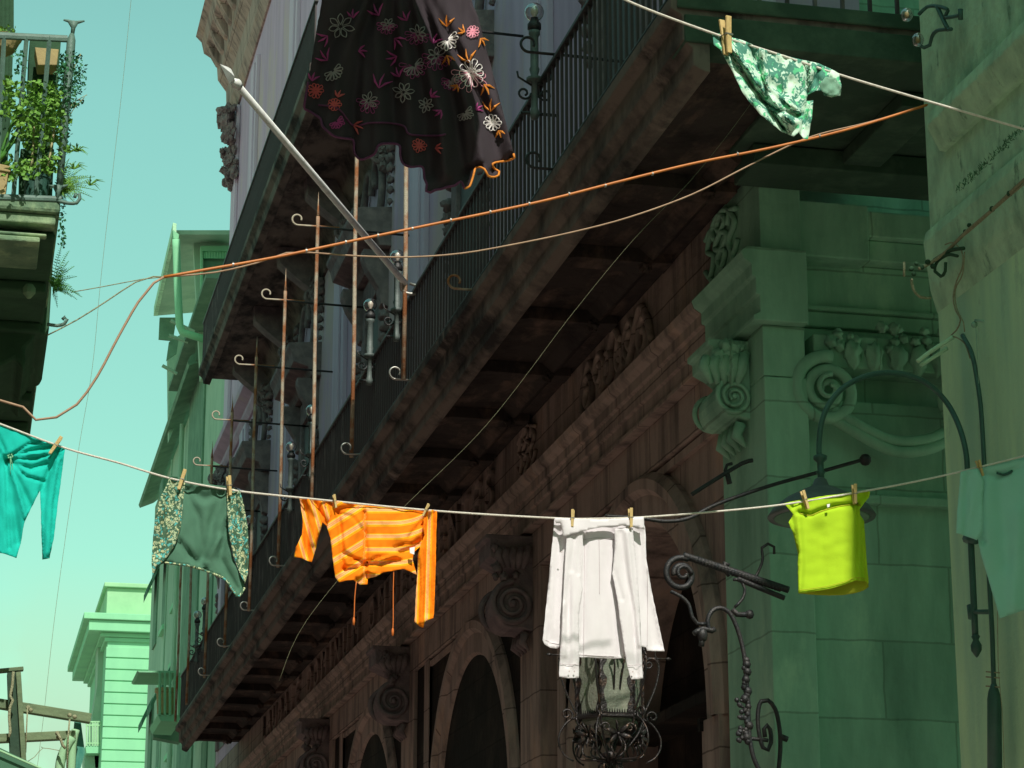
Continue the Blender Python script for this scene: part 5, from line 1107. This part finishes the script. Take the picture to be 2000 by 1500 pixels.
def petal_ring(mb, x, y, r, n, a0, a1, wd, kind='round', rad=.0022):
    for i in range(n):
        a = a0 + (a1 - a0) * (i / max(1, n - (0 if abs(a1 - a0) > 6.2 else 1)))
        rr = r * random.uniform(.85, 1.15); pts = []
        for k_ in range(9):
            u = k_ / 8; ang = (u - .5) * 2
            if kind == 'star': q_, s_ = ((1 - abs(ang)) ** .8, .5 * math.sin(PI * (1 - abs(ang))) * (1 if ang > 0 else -1))
            else: q_, s_ = (math.cos(ang * PI / 2) ** .6, .5 * math.sin(ang * PI) )
            L_, T_ = rr * (.15 + .85 * q_), r * wd * s_
            px_, py_ = x + L_ * math.cos(a) - T_ * math.sin(a), y + L_ * math.sin(a) + T_ * math.cos(a)
            pts.append(at(px_, py_, KY + fk(px_, py_) - .009))
        mb.tube(pts, rad, 4)
def flower(x, y, r, kind, m, m2=None):
    q = MB()
    if kind == 'star': petal_ring(q, x, y, r, 7, random.uniform(0, 1), 6.28 + random.uniform(0, 1), .42, 'star')
    elif kind == 'half': petal_ring(q, x, y, r, 8, -.7, 2.6, .30, 'round')
    else:
        petal_ring(q, x, y, r, 10, 0, 6.28, .42, 'round', .002)
        petal_ring(q, x, y, r * .5, 6, .3, 6.58, .5, 'star')
    o_ = q.build('embroidered_flower', m, t)
    if m2:
        q = MB(); petal_ring(q, x, y, r * 1.35, 7, .2, 3.2, .3, 'round', .0014); q.build('outer_petals', m2, o_)
    return o_
def sprig(x, y, r, m, a=-1.6, n=3):
    r *= 1.25
    q = MB()
    for i in range(n):
        b_ = a + (i - (n - 1) / 2) * .75; pts = [(x, y), (x + r * .5 * math.cos(b_ - .15), y + r * .5 * math.sin(b_ - .15)), (x + r * math.cos(b_), y + r * math.sin(b_))]
        q.tube([at(px_, py_, KY + fk(px_, py_) - .009) for px_, py_ in pts], [.0015, .005, .0012], 5)
    q.build('embroidered_sprig', m, t)
for x, y, r, k_, m_, m2 in ((665, 52, 26, 'star', tw1, None), (757, 48, 14, 'star', tw1, tp), (816, 66, 17, 'star', tw1, tp), (873, 78, 21, 'half', tw2, None), (923, 62, 12, 'round', tpk, None), (852, 110, 20, 'star', tw1, tp), (808, 128, 19, 'half', tw1, tp),
                          (650, 138, 20, 'half', tw1, None), (617, 177, 14, 'round', trd, None), (653, 204, 13, 'round', trd, None), (720, 197, 17, 'star', tw1, tp), (788, 180, 20, 'star', tw1, None), (832, 205, 15, 'star', tw1, None), (880, 156, 15, 'half', tw1, tp),
                          (920, 143, 25, 'round', tw2, tpk), (907, 220, 16, 'half', tw1, None), (963, 240, 16, 'round', tw2, None), (819, 284, 13, 'round', trd, None), (657, 237, 15, 'half', tp, None)):
    flower(x, y, r, k_, m_, m2)
for x, y, r, m_, a in ((873, 52, 18, tm2, -1.6), (908, 62, 12, tm2, -2.6), (938, 75, 14, tm2, 1.0), (916, 122, 22, tm2, -1.8), (945, 165, 18, tm2, 1.1), (958, 218, 20, tm2, -1.5), (973, 255, 12, tm2, 1.2), (872, 108, 16, tm2, 1.3), (640, 70, 18, tp, 2.6), (690, 35, 14, tp, -1.6), (740, 30, 20, tp, -2.0), (770, 75, 18, tp, .8),
                       (795, 40, 16, tp, -2.0), (640, 118, 20, tp, -2.2), (700, 100, 14, tp, 0), (610, 158, 14, tp, -1.3), (660, 190, 12, trd, -1.2), (740, 172, 24, tp, -1.2), (780, 150, 16, tp, -1.9), (846, 85, 16, tp, -1.2), (842, 190, 14, tp, -.8), (862, 215, 14, tp, 2.4), (930, 215, 12, tp, -.6), (850, 290, 12, trd, 0), (690, 245, 16, trd, .3), (775, 110, 18, tp, 2.9), (893, 165, 12, tm2, 2.2)):
    sprig(x, y, r, m_, a)
# unseen sheet added off-frame, cut to the shadow it casts on the skirt
t = thing('shade_sheet', 'added grey sheet above the picture that shades the black skirt', 'shade sheet', (1.3, 7.5, 6.4))
def upsun(x, y, s): return at(x, y, s) + sd * 2.05
q = MB(); SHP = [(560, -120), (800, -120), (812, 10), (840, 50), (868, 100), (905, 150), (930, 200), (935, 255), (925, 320), (900, 420), (560, 420)]
q.slab([upsun(x, y, KY) for x, y in SHP], (0, 1, 0), .01); q.build('shade_cloth', fabric('grey_shade_cloth', (.3, .3, .32)), t)
t = thing('clothesline', 'added cord above the picture that carries the shade sheet', 'clothesline', (1.3, 7.5, 7)); c = upsun(700, -120, KY); q = MB(); q.tube([(-.9, c.y, c.z + .05), (c.x, c.y, c.z), (W, c.y, c.z + .1)], .005, 6); q.build('cord', M['cord'], t)  # cord added only to carry the unseen shade sheet

# ------------------------------------------------------------------ wrought iron lantern and its bracket
LS = 16.0
lc = at(1191, 1404, LS); lx, lz = lc.x, lc.z
lt = thing('lantern', 'ornate wrought iron lantern with six glass panes and flower scrolls below the white shirt', 'lantern', (lx, LS, lz))
RR = .225
def hx(r, z, k, a0=0): return Vector((lx + r * math.cos(a0 + PI / 3 * k), LS + r * math.sin(a0 + PI / 3 * k), lz + z))
M['pane'] = mat('mottled_green_glass', (.30, .31, .24), .25, c2=(.16, .18, .14), scale=5, stretch=(3, 3, .6), contrast=(.35, .65), c3=(.13, .26, .07), s3=6, t3=(.6, .75), bump=.3, bscale=60)
M['pane'].node_tree.nodes['Principled BSDF'].inputs['Transmission Weight'].default_value = .25
M['liron'] = mat('wrought_iron', (.035, .03, .03), .42, .6, c2=(.11, .06, .035), scale=14, contrast=(.52, .7), bump=.3, bscale=80)
for k_ in range(6):
    q = MB(); a, b = hx(RR, .02, k_), hx(RR, .02, k_ + 1); c, d = hx(RR * 1.03, .78, k_ + 1), hx(RR * 1.03, .78, k_)
    n_ = (Vector((lx, LS, 0)) - Vector(((a.x + b.x) / 2, (a.y + b.y) / 2, 0))).normalized()
    q.slab([a, b, c, d], n_, .006); q.build('glass_pane', M['pane'], lt)
    q = MB(); n = 60
    for ph in (0, PI):
        P = []
        for i in range(n + 1):
            z_ = .8 * i / n; ctr = hx(RR + .012, z_, k_); P.append(ctr + Vector((math.cos(ph + i * .9), math.sin(ph + i * .9), 0)) * .006)
        q.tube(P, .006, 5)
    P = [hx(RR, .0, k_), hx(RR, .0, k_ + 1)]; q.tube(P, .014, 6)
    a, b = hx(RR + .004, 0, k_), hx(RR + .004, 0, k_ + 1)
    for j in range(13):
        u = a.lerp(b, (j + .5) / 13); q.tube([u + Vector((0, 0, .0)), u + Vector((0, 0, .045))], [.010, .001], 4)
    q.build('corner_bar', M['liron'], lt, smooth=False)
    # wavy cheek strips against the glass
    q = MB()
    for e_, (p0, p1) in enumerate(((k_, k_ + 1), (k_ + 1, k_))):
        for i in range(26):
            z0 = .02 + .76 * i / 26; z1 = .02 + .76 * (i + 1) / 26
            w0, w1 = (.13 + .06 * math.sin(i * 1.1) + .03 * (i % 4 == 0), .13 + .06 * math.sin((i + 1) * 1.1) + .03 * ((i + 1) % 4 == 0))
            q.slab([hx(RR + .006, z0, p0), hx(RR + .006, z0, p0).lerp(hx(RR + .006, z0, p1), w0), hx(RR + .006, z1, p0).lerp(hx(RR + .006, z1, p1), w1), hx(RR + .006, z1, p0)], (0, -1, 0), .003)
    q.build('cheek_strip', M['liron'], lt)
    rd = (hx(1, 0, k_) - Vector((lx, LS, lz))); C_ = Vector((lx, LS, lz))
    q = MB()
    cpt = lambda r, z: C_ + rd * r + Z_ * z
    q.tube(smoothpts([cpt(.24, 0), cpt(.30, -.03), cpt(.355, -.11), cpt(.36, -.19), cpt(.32, -.26), cpt(.26, -.295)], .02), .007, 6)
    q.tube([cpt(.24, .0), cpt(.27, -.01)] + [p for p in spiral(cpt(.305, .02), rd, Z_, .045, .012, -1.15, -PI / 2 - .6, 22)], .008, 6)
    q.tube(smoothpts([cpt(.24, .03), cpt(.32, .20), cpt(.355, .33), cpt(.35, .40), cpt(.31, .43), cpt(.27, .42)], .02), .007, 6)
    q.tube(spiral(cpt(.285, .385), rd, Z_, .035, .012, 1.2, PI / 2, 20), .007, 6)
    q.tube(smoothpts([cpt(.36, .40), cpt(.33, .46), cpt(.36, .60), cpt(.33, .74), cpt(.27, .80)], .02), .007, 6); q.tube(spiral(cpt(.30, .52), rd, Z_, .035, .012, -1.2, 0, 20), .006, 6)
    q.tube([cpt(.25, .43), cpt(.42, .43)], .006, 6); q.tube([cpt(.41, .43), cpt(.425, .43), cpt(.45, .43)], [.004, .014, .001], 6)
    q.tube(smoothpts([cpt(.24, 0), cpt(.20, -.10), cpt(.10, -.22), cpt(.02, -.30)], .02), .008, 6)
    q.build('scroll', M['liron'], lt, smooth=True)
    # lily on each face
    mid = (hx(RR, 0, k_) + hx(RR, 0, k_ + 1)) / 2; od = (mid - C_); od.z = 0; od.normalize(); sdv = od.cross(Z_)
    for (r_, z_, sz) in ((.19, -.13, .085), (.235, .47 if k_ % 2 == 0 else 5, .06)):
        if z_ > 1: continue
        q = MB(); c = C_ + od * (r_ + .02) + Z_ * z_
        for j in range(6):
            a = 2 * PI * j / 6 + .3; dv = (sdv * math.cos(a) + Z_ * math.sin(a)) + od * .35
            q.tube([c, c + dv * sz * .45, c + dv * sz * .8 + od * .01, c + dv * sz * 1.15], [.006, .019, .016, .002], 6, flat=.4)
        q.ball(c + od * .012, .014, 7)
        for a in (-1, 1): q.tube(smoothpts([c, c + sdv * a * .05 - Z_ * .07, c + sdv * a * .03 - Z_ * .14, Vector((lx, LS, lz - .28))], .02), .007, 5); q.tube(spiral(c + sdv * a * .085 + Z_ * .045, sdv * a, Z_, .035, .01, 1.2, 0, 16), .006, 5)
        q.build('iron_lily', M['liron'], lt, smooth=True)
q = MB(); q.lathe((lx, LS, lz - .34), [(.004, -.06), (.02, -.03), (.03, 0), (.015, .03), (.035, .06), (.06, .1), (.02, .12)], 10)
for k_ in range(5):
    a = 1.3 * k_; dv = Vector((math.cos(a), math.sin(a), 0)); q.tube(spiral(Vector((lx, LS, lz - .33)) + dv * .05, dv, Z_, .05, .015, 1.1, PI, 18), .007, 6)
q.build('finial', M['liron'], lt, smooth=True)
q = MB(); q.lathe((lx, LS, lz + .79), [(.25, 0), (.26, .02), (.19, .12), (.12, .24), (.05, .33), (.03, .40), (.045, .43), (.02, .47)], 6); q.build('roof', M['liron'], lt)
q = MB(); q.lathe((lx, LS, lz - .01), [(.20, 0), (.2, -.02), (.1, -.07), (.02, -.1)], 6); q.build('base_plate', M['pane'], lt)
ztop = at(1182, 1004, LS).z
q = MB(); q.tube([(lx, LS, lz + 1.2), (lx, LS, ztop)], .012, 6); q.tube([(lx - .04, LS, ztop - .03), (lx + .03, LS, ztop - .02)], .012, 6); q.build('hanger', M['liron'], lt)
bk = thing('lantern_bracket', 'black wrought iron wall bracket of rods and scrolls that holds the lantern', 'wall bracket', at(1540, 1165, 16.3))
def pathp(pts, s=LS): return smoothpts([at(x, y, s) for x, y in pts], .03)
q = MB(); q.tube(pathp([(1182, 1008), (1250, 1012), (1300, 1018), (1345, 1012), (1400, 985), (1500, 950), (1600, 922), (1692, 896)]), .014, 7); q.ball(at(1690, 898, LS), .045, 10); q.build('long_rod', M['iron'], bk, smooth=True)
q = MB(); q.tube(pathp([(1335, 1085), (1370, 1096), (1420, 1112), (1480, 1132), (1540, 1152)]), .026, 8); q.tube(pathp([(1440, 1130), (1500, 1155), (1532, 1168)]), .02, 7)
for i in range(26):
    c = at(1360 + 6.5 * i, 1093 + 2.2 * i, LS); q.ball(c, .03, 6)
q.build('twisted_arm', M['iron'], bk, smooth=True)
q = MB(); q.tube(spiral(at(1330, 1122, LS), X_, Z_, .125, .05, 1.35, PI * .35, 40), .022, 7); q.tube(spiral(at(1335, 1120, LS - .02), X_, Z_, .06, .02, 1, 0, 20), .015, 6); q.build('volute', M['iron'], bk, smooth=True)
q = MB(); q.tube(pathp([(1310, 1155), (1330, 1165), (1345, 1180), (1352, 1205), (1362, 1218), (1378, 1218)]), .014, 6); q.tube(pathp([(1445, 1132), (1455, 1150), (1450, 1170), (1435, 1186)]), .011, 6); q.tube(pathp([(1432, 1132), (1470, 1130), (1484, 1110), (1490, 1090), (1488, 1070), (1500, 1062), (1512, 1068), (1512, 1082)]), .011, 6)
q.tube(pathp([(1430, 1190), (1440, 1200), (1462, 1200)]), .02, 7); q.ball(at(1464, 1200, LS), .035, 8); q.tube(pathp([(1425, 1125), (1415, 1112), (1416, 1100), (1424, 1105)]), .018, 6); q.build('small_scrolls', M['iron'], bk, smooth=True)
q = MB(); q.tube(pathp([(1392, 1232), (1384, 1228), (1382, 1212), (1390, 1194), (1406, 1187), (1424, 1196), (1438, 1222), (1450, 1262), (1456, 1300), (1460, 1350), (1462, 1400), (1464, 1440), (1472, 1480), (1486, 1510)]), .017, 8)
for i in range(22):
    c = at(1455 + .3 * i + random.uniform(-5, 4), 1290 + 7.5 * i, LS); q.ball(c, random.uniform(.018, .035), 6)
for i in range(26): q.ball(at(1446 + random.uniform(-7, 7), random.choice([1375, 1395, 1430, 1440]) + random.uniform(-8, 8), LS), random.uniform(.01, .022), 6)
q.build('stem', M['iron'], bk, smooth=True)
q = MB(); q.tube(pathp([(1520, 1510), (1524, 1460), (1522, 1420), (1514, 1385), (1500, 1368), (1486, 1370), (1480, 1395), (1482, 1430), (1490, 1460), (1500, 1465), (1506, 1450), (1504, 1425), (1498, 1416), (1492, 1424), (1494, 1440)]), .016, 7); q.tube(pathp([(1462, 1442), (1500, 1446)]), .014, 6); q.tube(pathp([(1522, 1438), (1538, 1444)]), .022, 7); q.build('spiral_scroll', M['iron'], bk, smooth=True)
q = MB(); q.ball(at(1372, 1240, LS), .05, 8, (.8, .8, 1.1)); q.tube(pathp([(1372, 1240), (1370, 1262)]), .02, 6); q.tube(pathp([(1355, 1238), (1372, 1228), (1390, 1232), (1396, 1228)]), .02, 6); q.build('hanging_knob', M['iron'], bk, smooth=True)
q = MB(); q.tube(pathp([(1351, 966), (1400, 935), (1450, 905), (1470, 899)], 16.2), .016, 7); q.tube(pathp([(1425, 935), (1416, 920), (1420, 908), (1430, 905)], 16.2), .012, 6); q.tube(pathp([(1420, 925), (1425, 945)], 16.2), .02, 6); q.build('upper_hook', M['iron'], bk, smooth=True)

# ------------------------------------------------------------------ gooseneck street lamp
_at = at
def at(x, y, Y):          # fixtures stay in front of the ochre wall face
    p = _at(x, y, Y)
    return atx(x, y, W - .09) if p.x > W - .09 else p
GS = 12.9
t = thing('street_lamp', 'green gooseneck street lamp arching out from the ochre house behind the yellow top', 'street lamp', at(1905, 1100, GS))
q = MB(); q.tube(pathp([(1892, 1000), (1890, 930), (1886, 880), (1872, 830), (1848, 785), (1812, 750), (1770, 732), (1730, 728), (1690, 735), (1650, 755), (1622, 785), (1606, 820), (1600, 860), (1600, 890), (1600, 900)], GS), .0165, 12); q.build('neck', M['potgreen'], t, smooth=True)
c = at(1602, 894, GS); q = MB(); q.lathe(c, [(.018, .02), (.04, .01), (.04, -.01), (.02, -.03), (.019, -.08), (.03, -.085), (.02, -.10), (.02, -.14), (.03, -.16)], 14); q.build('collar', M['potgreen'], t, smooth=True)
c = at(1605, 1012, GS); q = MB(); q.lathe(c, [(.31, -.0), (.315, .01), (.28, .06), (.20, .12), (.10, .17), (.05, .19), (.035, .23), (.02, .24)], 32); q.build('shade', M['verdi'], t, smooth=True)
q = MB(); q.lathe(c, [(.12, -.03), (.27, -.005), (.28, .0), (.05, .02)], 24); q.build('reflector', M['fardark'], t, smooth=True)
q = MB(); q.tube([at(1894, 920, GS), at(1896, 1050, GS), at(1903, 1200, GS), at(1905, 1245, GS)], .019, 10); c = at(1906, 1250, GS); q.lathe(c, [(.016, .03), (.026, .02), (.016, 0), (.032, -.03), (.03, -.06), (.012, -.09), (.003, -.10)], 12); q.tube([at(1888, 1052, GS), at(1906, 1054, GS)], .028, 8); q.tube([at(1895, 1195, GS), at(1935, 1195, GS)], .014, 8); q.tube([at(1896, 1182, GS), at(1899, 1208, GS)], .024, 10)
q.build('support_post', M['potgreen'], t, smooth=True)
t = thing('conduit_pipe', 'dark conduit pipe with a bottle-shaped casing running down the ochre house', 'pipe', at(1940, 1400, GS + .1))
q = MB(); q.tube(pathp([(1880, 655), (1898, 690), (1908, 740), (1916, 800), (1922, 900), (1926, 1000), (1932, 1130), (1938, 1240), (1941, 1340)], GS + .1), .014, 9); q.build('pipe', M['potgreen'], t, smooth=True)
q = MB(); q.tube([at(1941, 1335, GS + .05), at(1941, 1350, GS + .05), at(1942, 1365, GS + .05), at(1943, 1520, GS + .05)], [.015, .03, .040, .042], 14); q.build('casing', M['potgreen'], t, smooth=True)
q = MB(); q.tube(pathp([(1948, 1150), (1950, 1300), (1958, 1400), (1962, 1520)], GS + .05), .0022, 5)
for y_ in (1312, 1322, 1340): q.tube([at(1926, y_, GS), at(1952, y_ + 2, GS)], .004, 6)
q.build('clips', M['rope'], t)
# wall lamps top right
t = thing('wall_lamp', 'two-armed iron wall lamp with clear globes at the top of the ochre house corner', 'wall lamp', at(1850, 40, GS))
q = MB(); q.tube(pathp([(1875, 30), (1845, 34), (1852, 20), (1830, 12), (1810, 14), (1795, 28)], GS), .012, 8); q.tube(pathp([(1830, 12), (1842, 38), (1852, 58)], GS), .014, 8); q.tube(pathp([(1858, 57), (1830, 60), (1820, 72), (1816, 88), (1805, 93), (1798, 90)], GS), .012, 8); q.tube([at(1876, 18, GS), at(1876, 38, GS)], .016, 8); q.build('arms', M['potgreen'], t, smooth=True)
for x_, y_ in ((1771, 29), (1793, 78)):
    q = MB(); q.ball(at(x_, y_, GS), .042, 18, (.9, .9, 1.1)); q.build('globe', M['glass'], t, smooth=True)
    q = MB(); q.ball(at(x_, y_, GS), .016, 10, (1, 1, 1.4)); q.build('bulb', M['terra'], t, smooth=True)
# cables, insulators and stubs on the ochre house
t = thing('cable_bundle', 'knotted cable bundle slung along the ochre house toward a pulley at its corner', 'cable', at(1900, 430, GS))
q = MB(); q.tube(pathp([(2040, 325), (2000, 352), (1940, 408), (1885, 455), (1850, 490), (1820, 512), (1795, 525)], GS), .011, 8); q.tube(pathp([(2040, 330), (2000, 360), (1950, 402), (1900, 446), (1870, 470)], GS + .04), .005, 6); q.build('cables', M['rope'], t, smooth=True)
q = MB()
for x_, y_ in ((1780, 525), (1790, 515), (1800, 522), (1812, 512), (1822, 520), (1785, 535), (1885, 452), (1893, 440), (1938, 408), (1972, 378)): q.ball(at(x_, y_, GS), random.uniform(.012, .02), 8)
q.tube(pathp([(1870, 500), (1850, 498), (1830, 512), (1826, 530), (1838, 540), (1846, 530), (1847, 512)], GS), .010, 7); q.tube(pathp([(1882, 485), (1860, 488), (1845, 495), (1825, 508)], GS), .012, 7); q.build('pulley', M['baldark'], t, smooth=True)
q = MB(); q.tube(pathp([(1780, 545), (1784, 565), (1798, 580), (1818, 582)], GS + .05), .009, 7); q.tube([at(1766, 512, GS + .3), at(1766, 540, GS + .3)], .008, 6); q.build('loose_end', M['rope'], t, smooth=True)
t = thing('wall_wire', 'pair of pale wires looping down the peeling corner to the pipe stubs', 'wire', at(1880, 560, GS))
q = MB(); q.tube(pathp([(1846, 478), (1860, 474), (1878, 490), (1880, 520), (1868, 550), (1862, 580), (1866, 605), (1876, 625), (1868, 645), (1858, 655), (1870, 660), (1885, 672), (1895, 700)], GS), .0045, 6); q.tube(pathp([(1884, 492), (1880, 535), (1866, 565), (1868, 600), (1882, 630), (1884, 648)], GS - .02), .004, 6); q.build('wires', M['rope'], t, smooth=True)
t = thing('pipe_stub', 'two short pipe ends poking out below the string course of the ochre house', 'pipe', at(1840, 680, GS))
q = MB(); q.tube([at(1792, 706, GS), at(1815, 688, GS), at(1862, 658, GS)], .013, 10); q.tube([at(1798, 714, GS + .02), at(1820, 700, GS + .02), at(1850, 680, GS + .04)], .012, 10); q.build('pipes', M['ochre2'], t, smooth=True)
t = thing('wall_insulator', 'small insulator knob with a hanging wire on the ochre wall', 'insulator', at(1908, 632, GS))
q = MB(); q.ball(at(1903, 634, GS), .02, 10); q.tube([at(1905, 626, GS), at(1920, 627, GS)], .008, 8); q.tube([at(1906, 640, GS), at(1908, 680, GS), at(1912, 760, GS)], .002, 5); q.build('knob', M['stone_tint'], t, smooth=True)
t = thing('weed_tuft', 'tuft of dark weeds growing along the broken moulding of the ochre house', 'weed', at(1920, 340, GS))
q = MB()
for i in range(240):
    u = random.random(); x_, y_ = 1868 + 130 * u, 378 - 125 * u; c = at(x_ + random.uniform(-6, 6), y_ + random.uniform(-6, 4), GS - .05)
    leaf(q, c, random.uniform(.015, .035), Vector((random.uniform(-1, .3), -.4, random.uniform(-.1, .9))).normalized(), .2)
q.build('foliage', M['leaf3'], t)
for o in bpy.data.objects:
    if 'local' in o.keys(): del o['local']
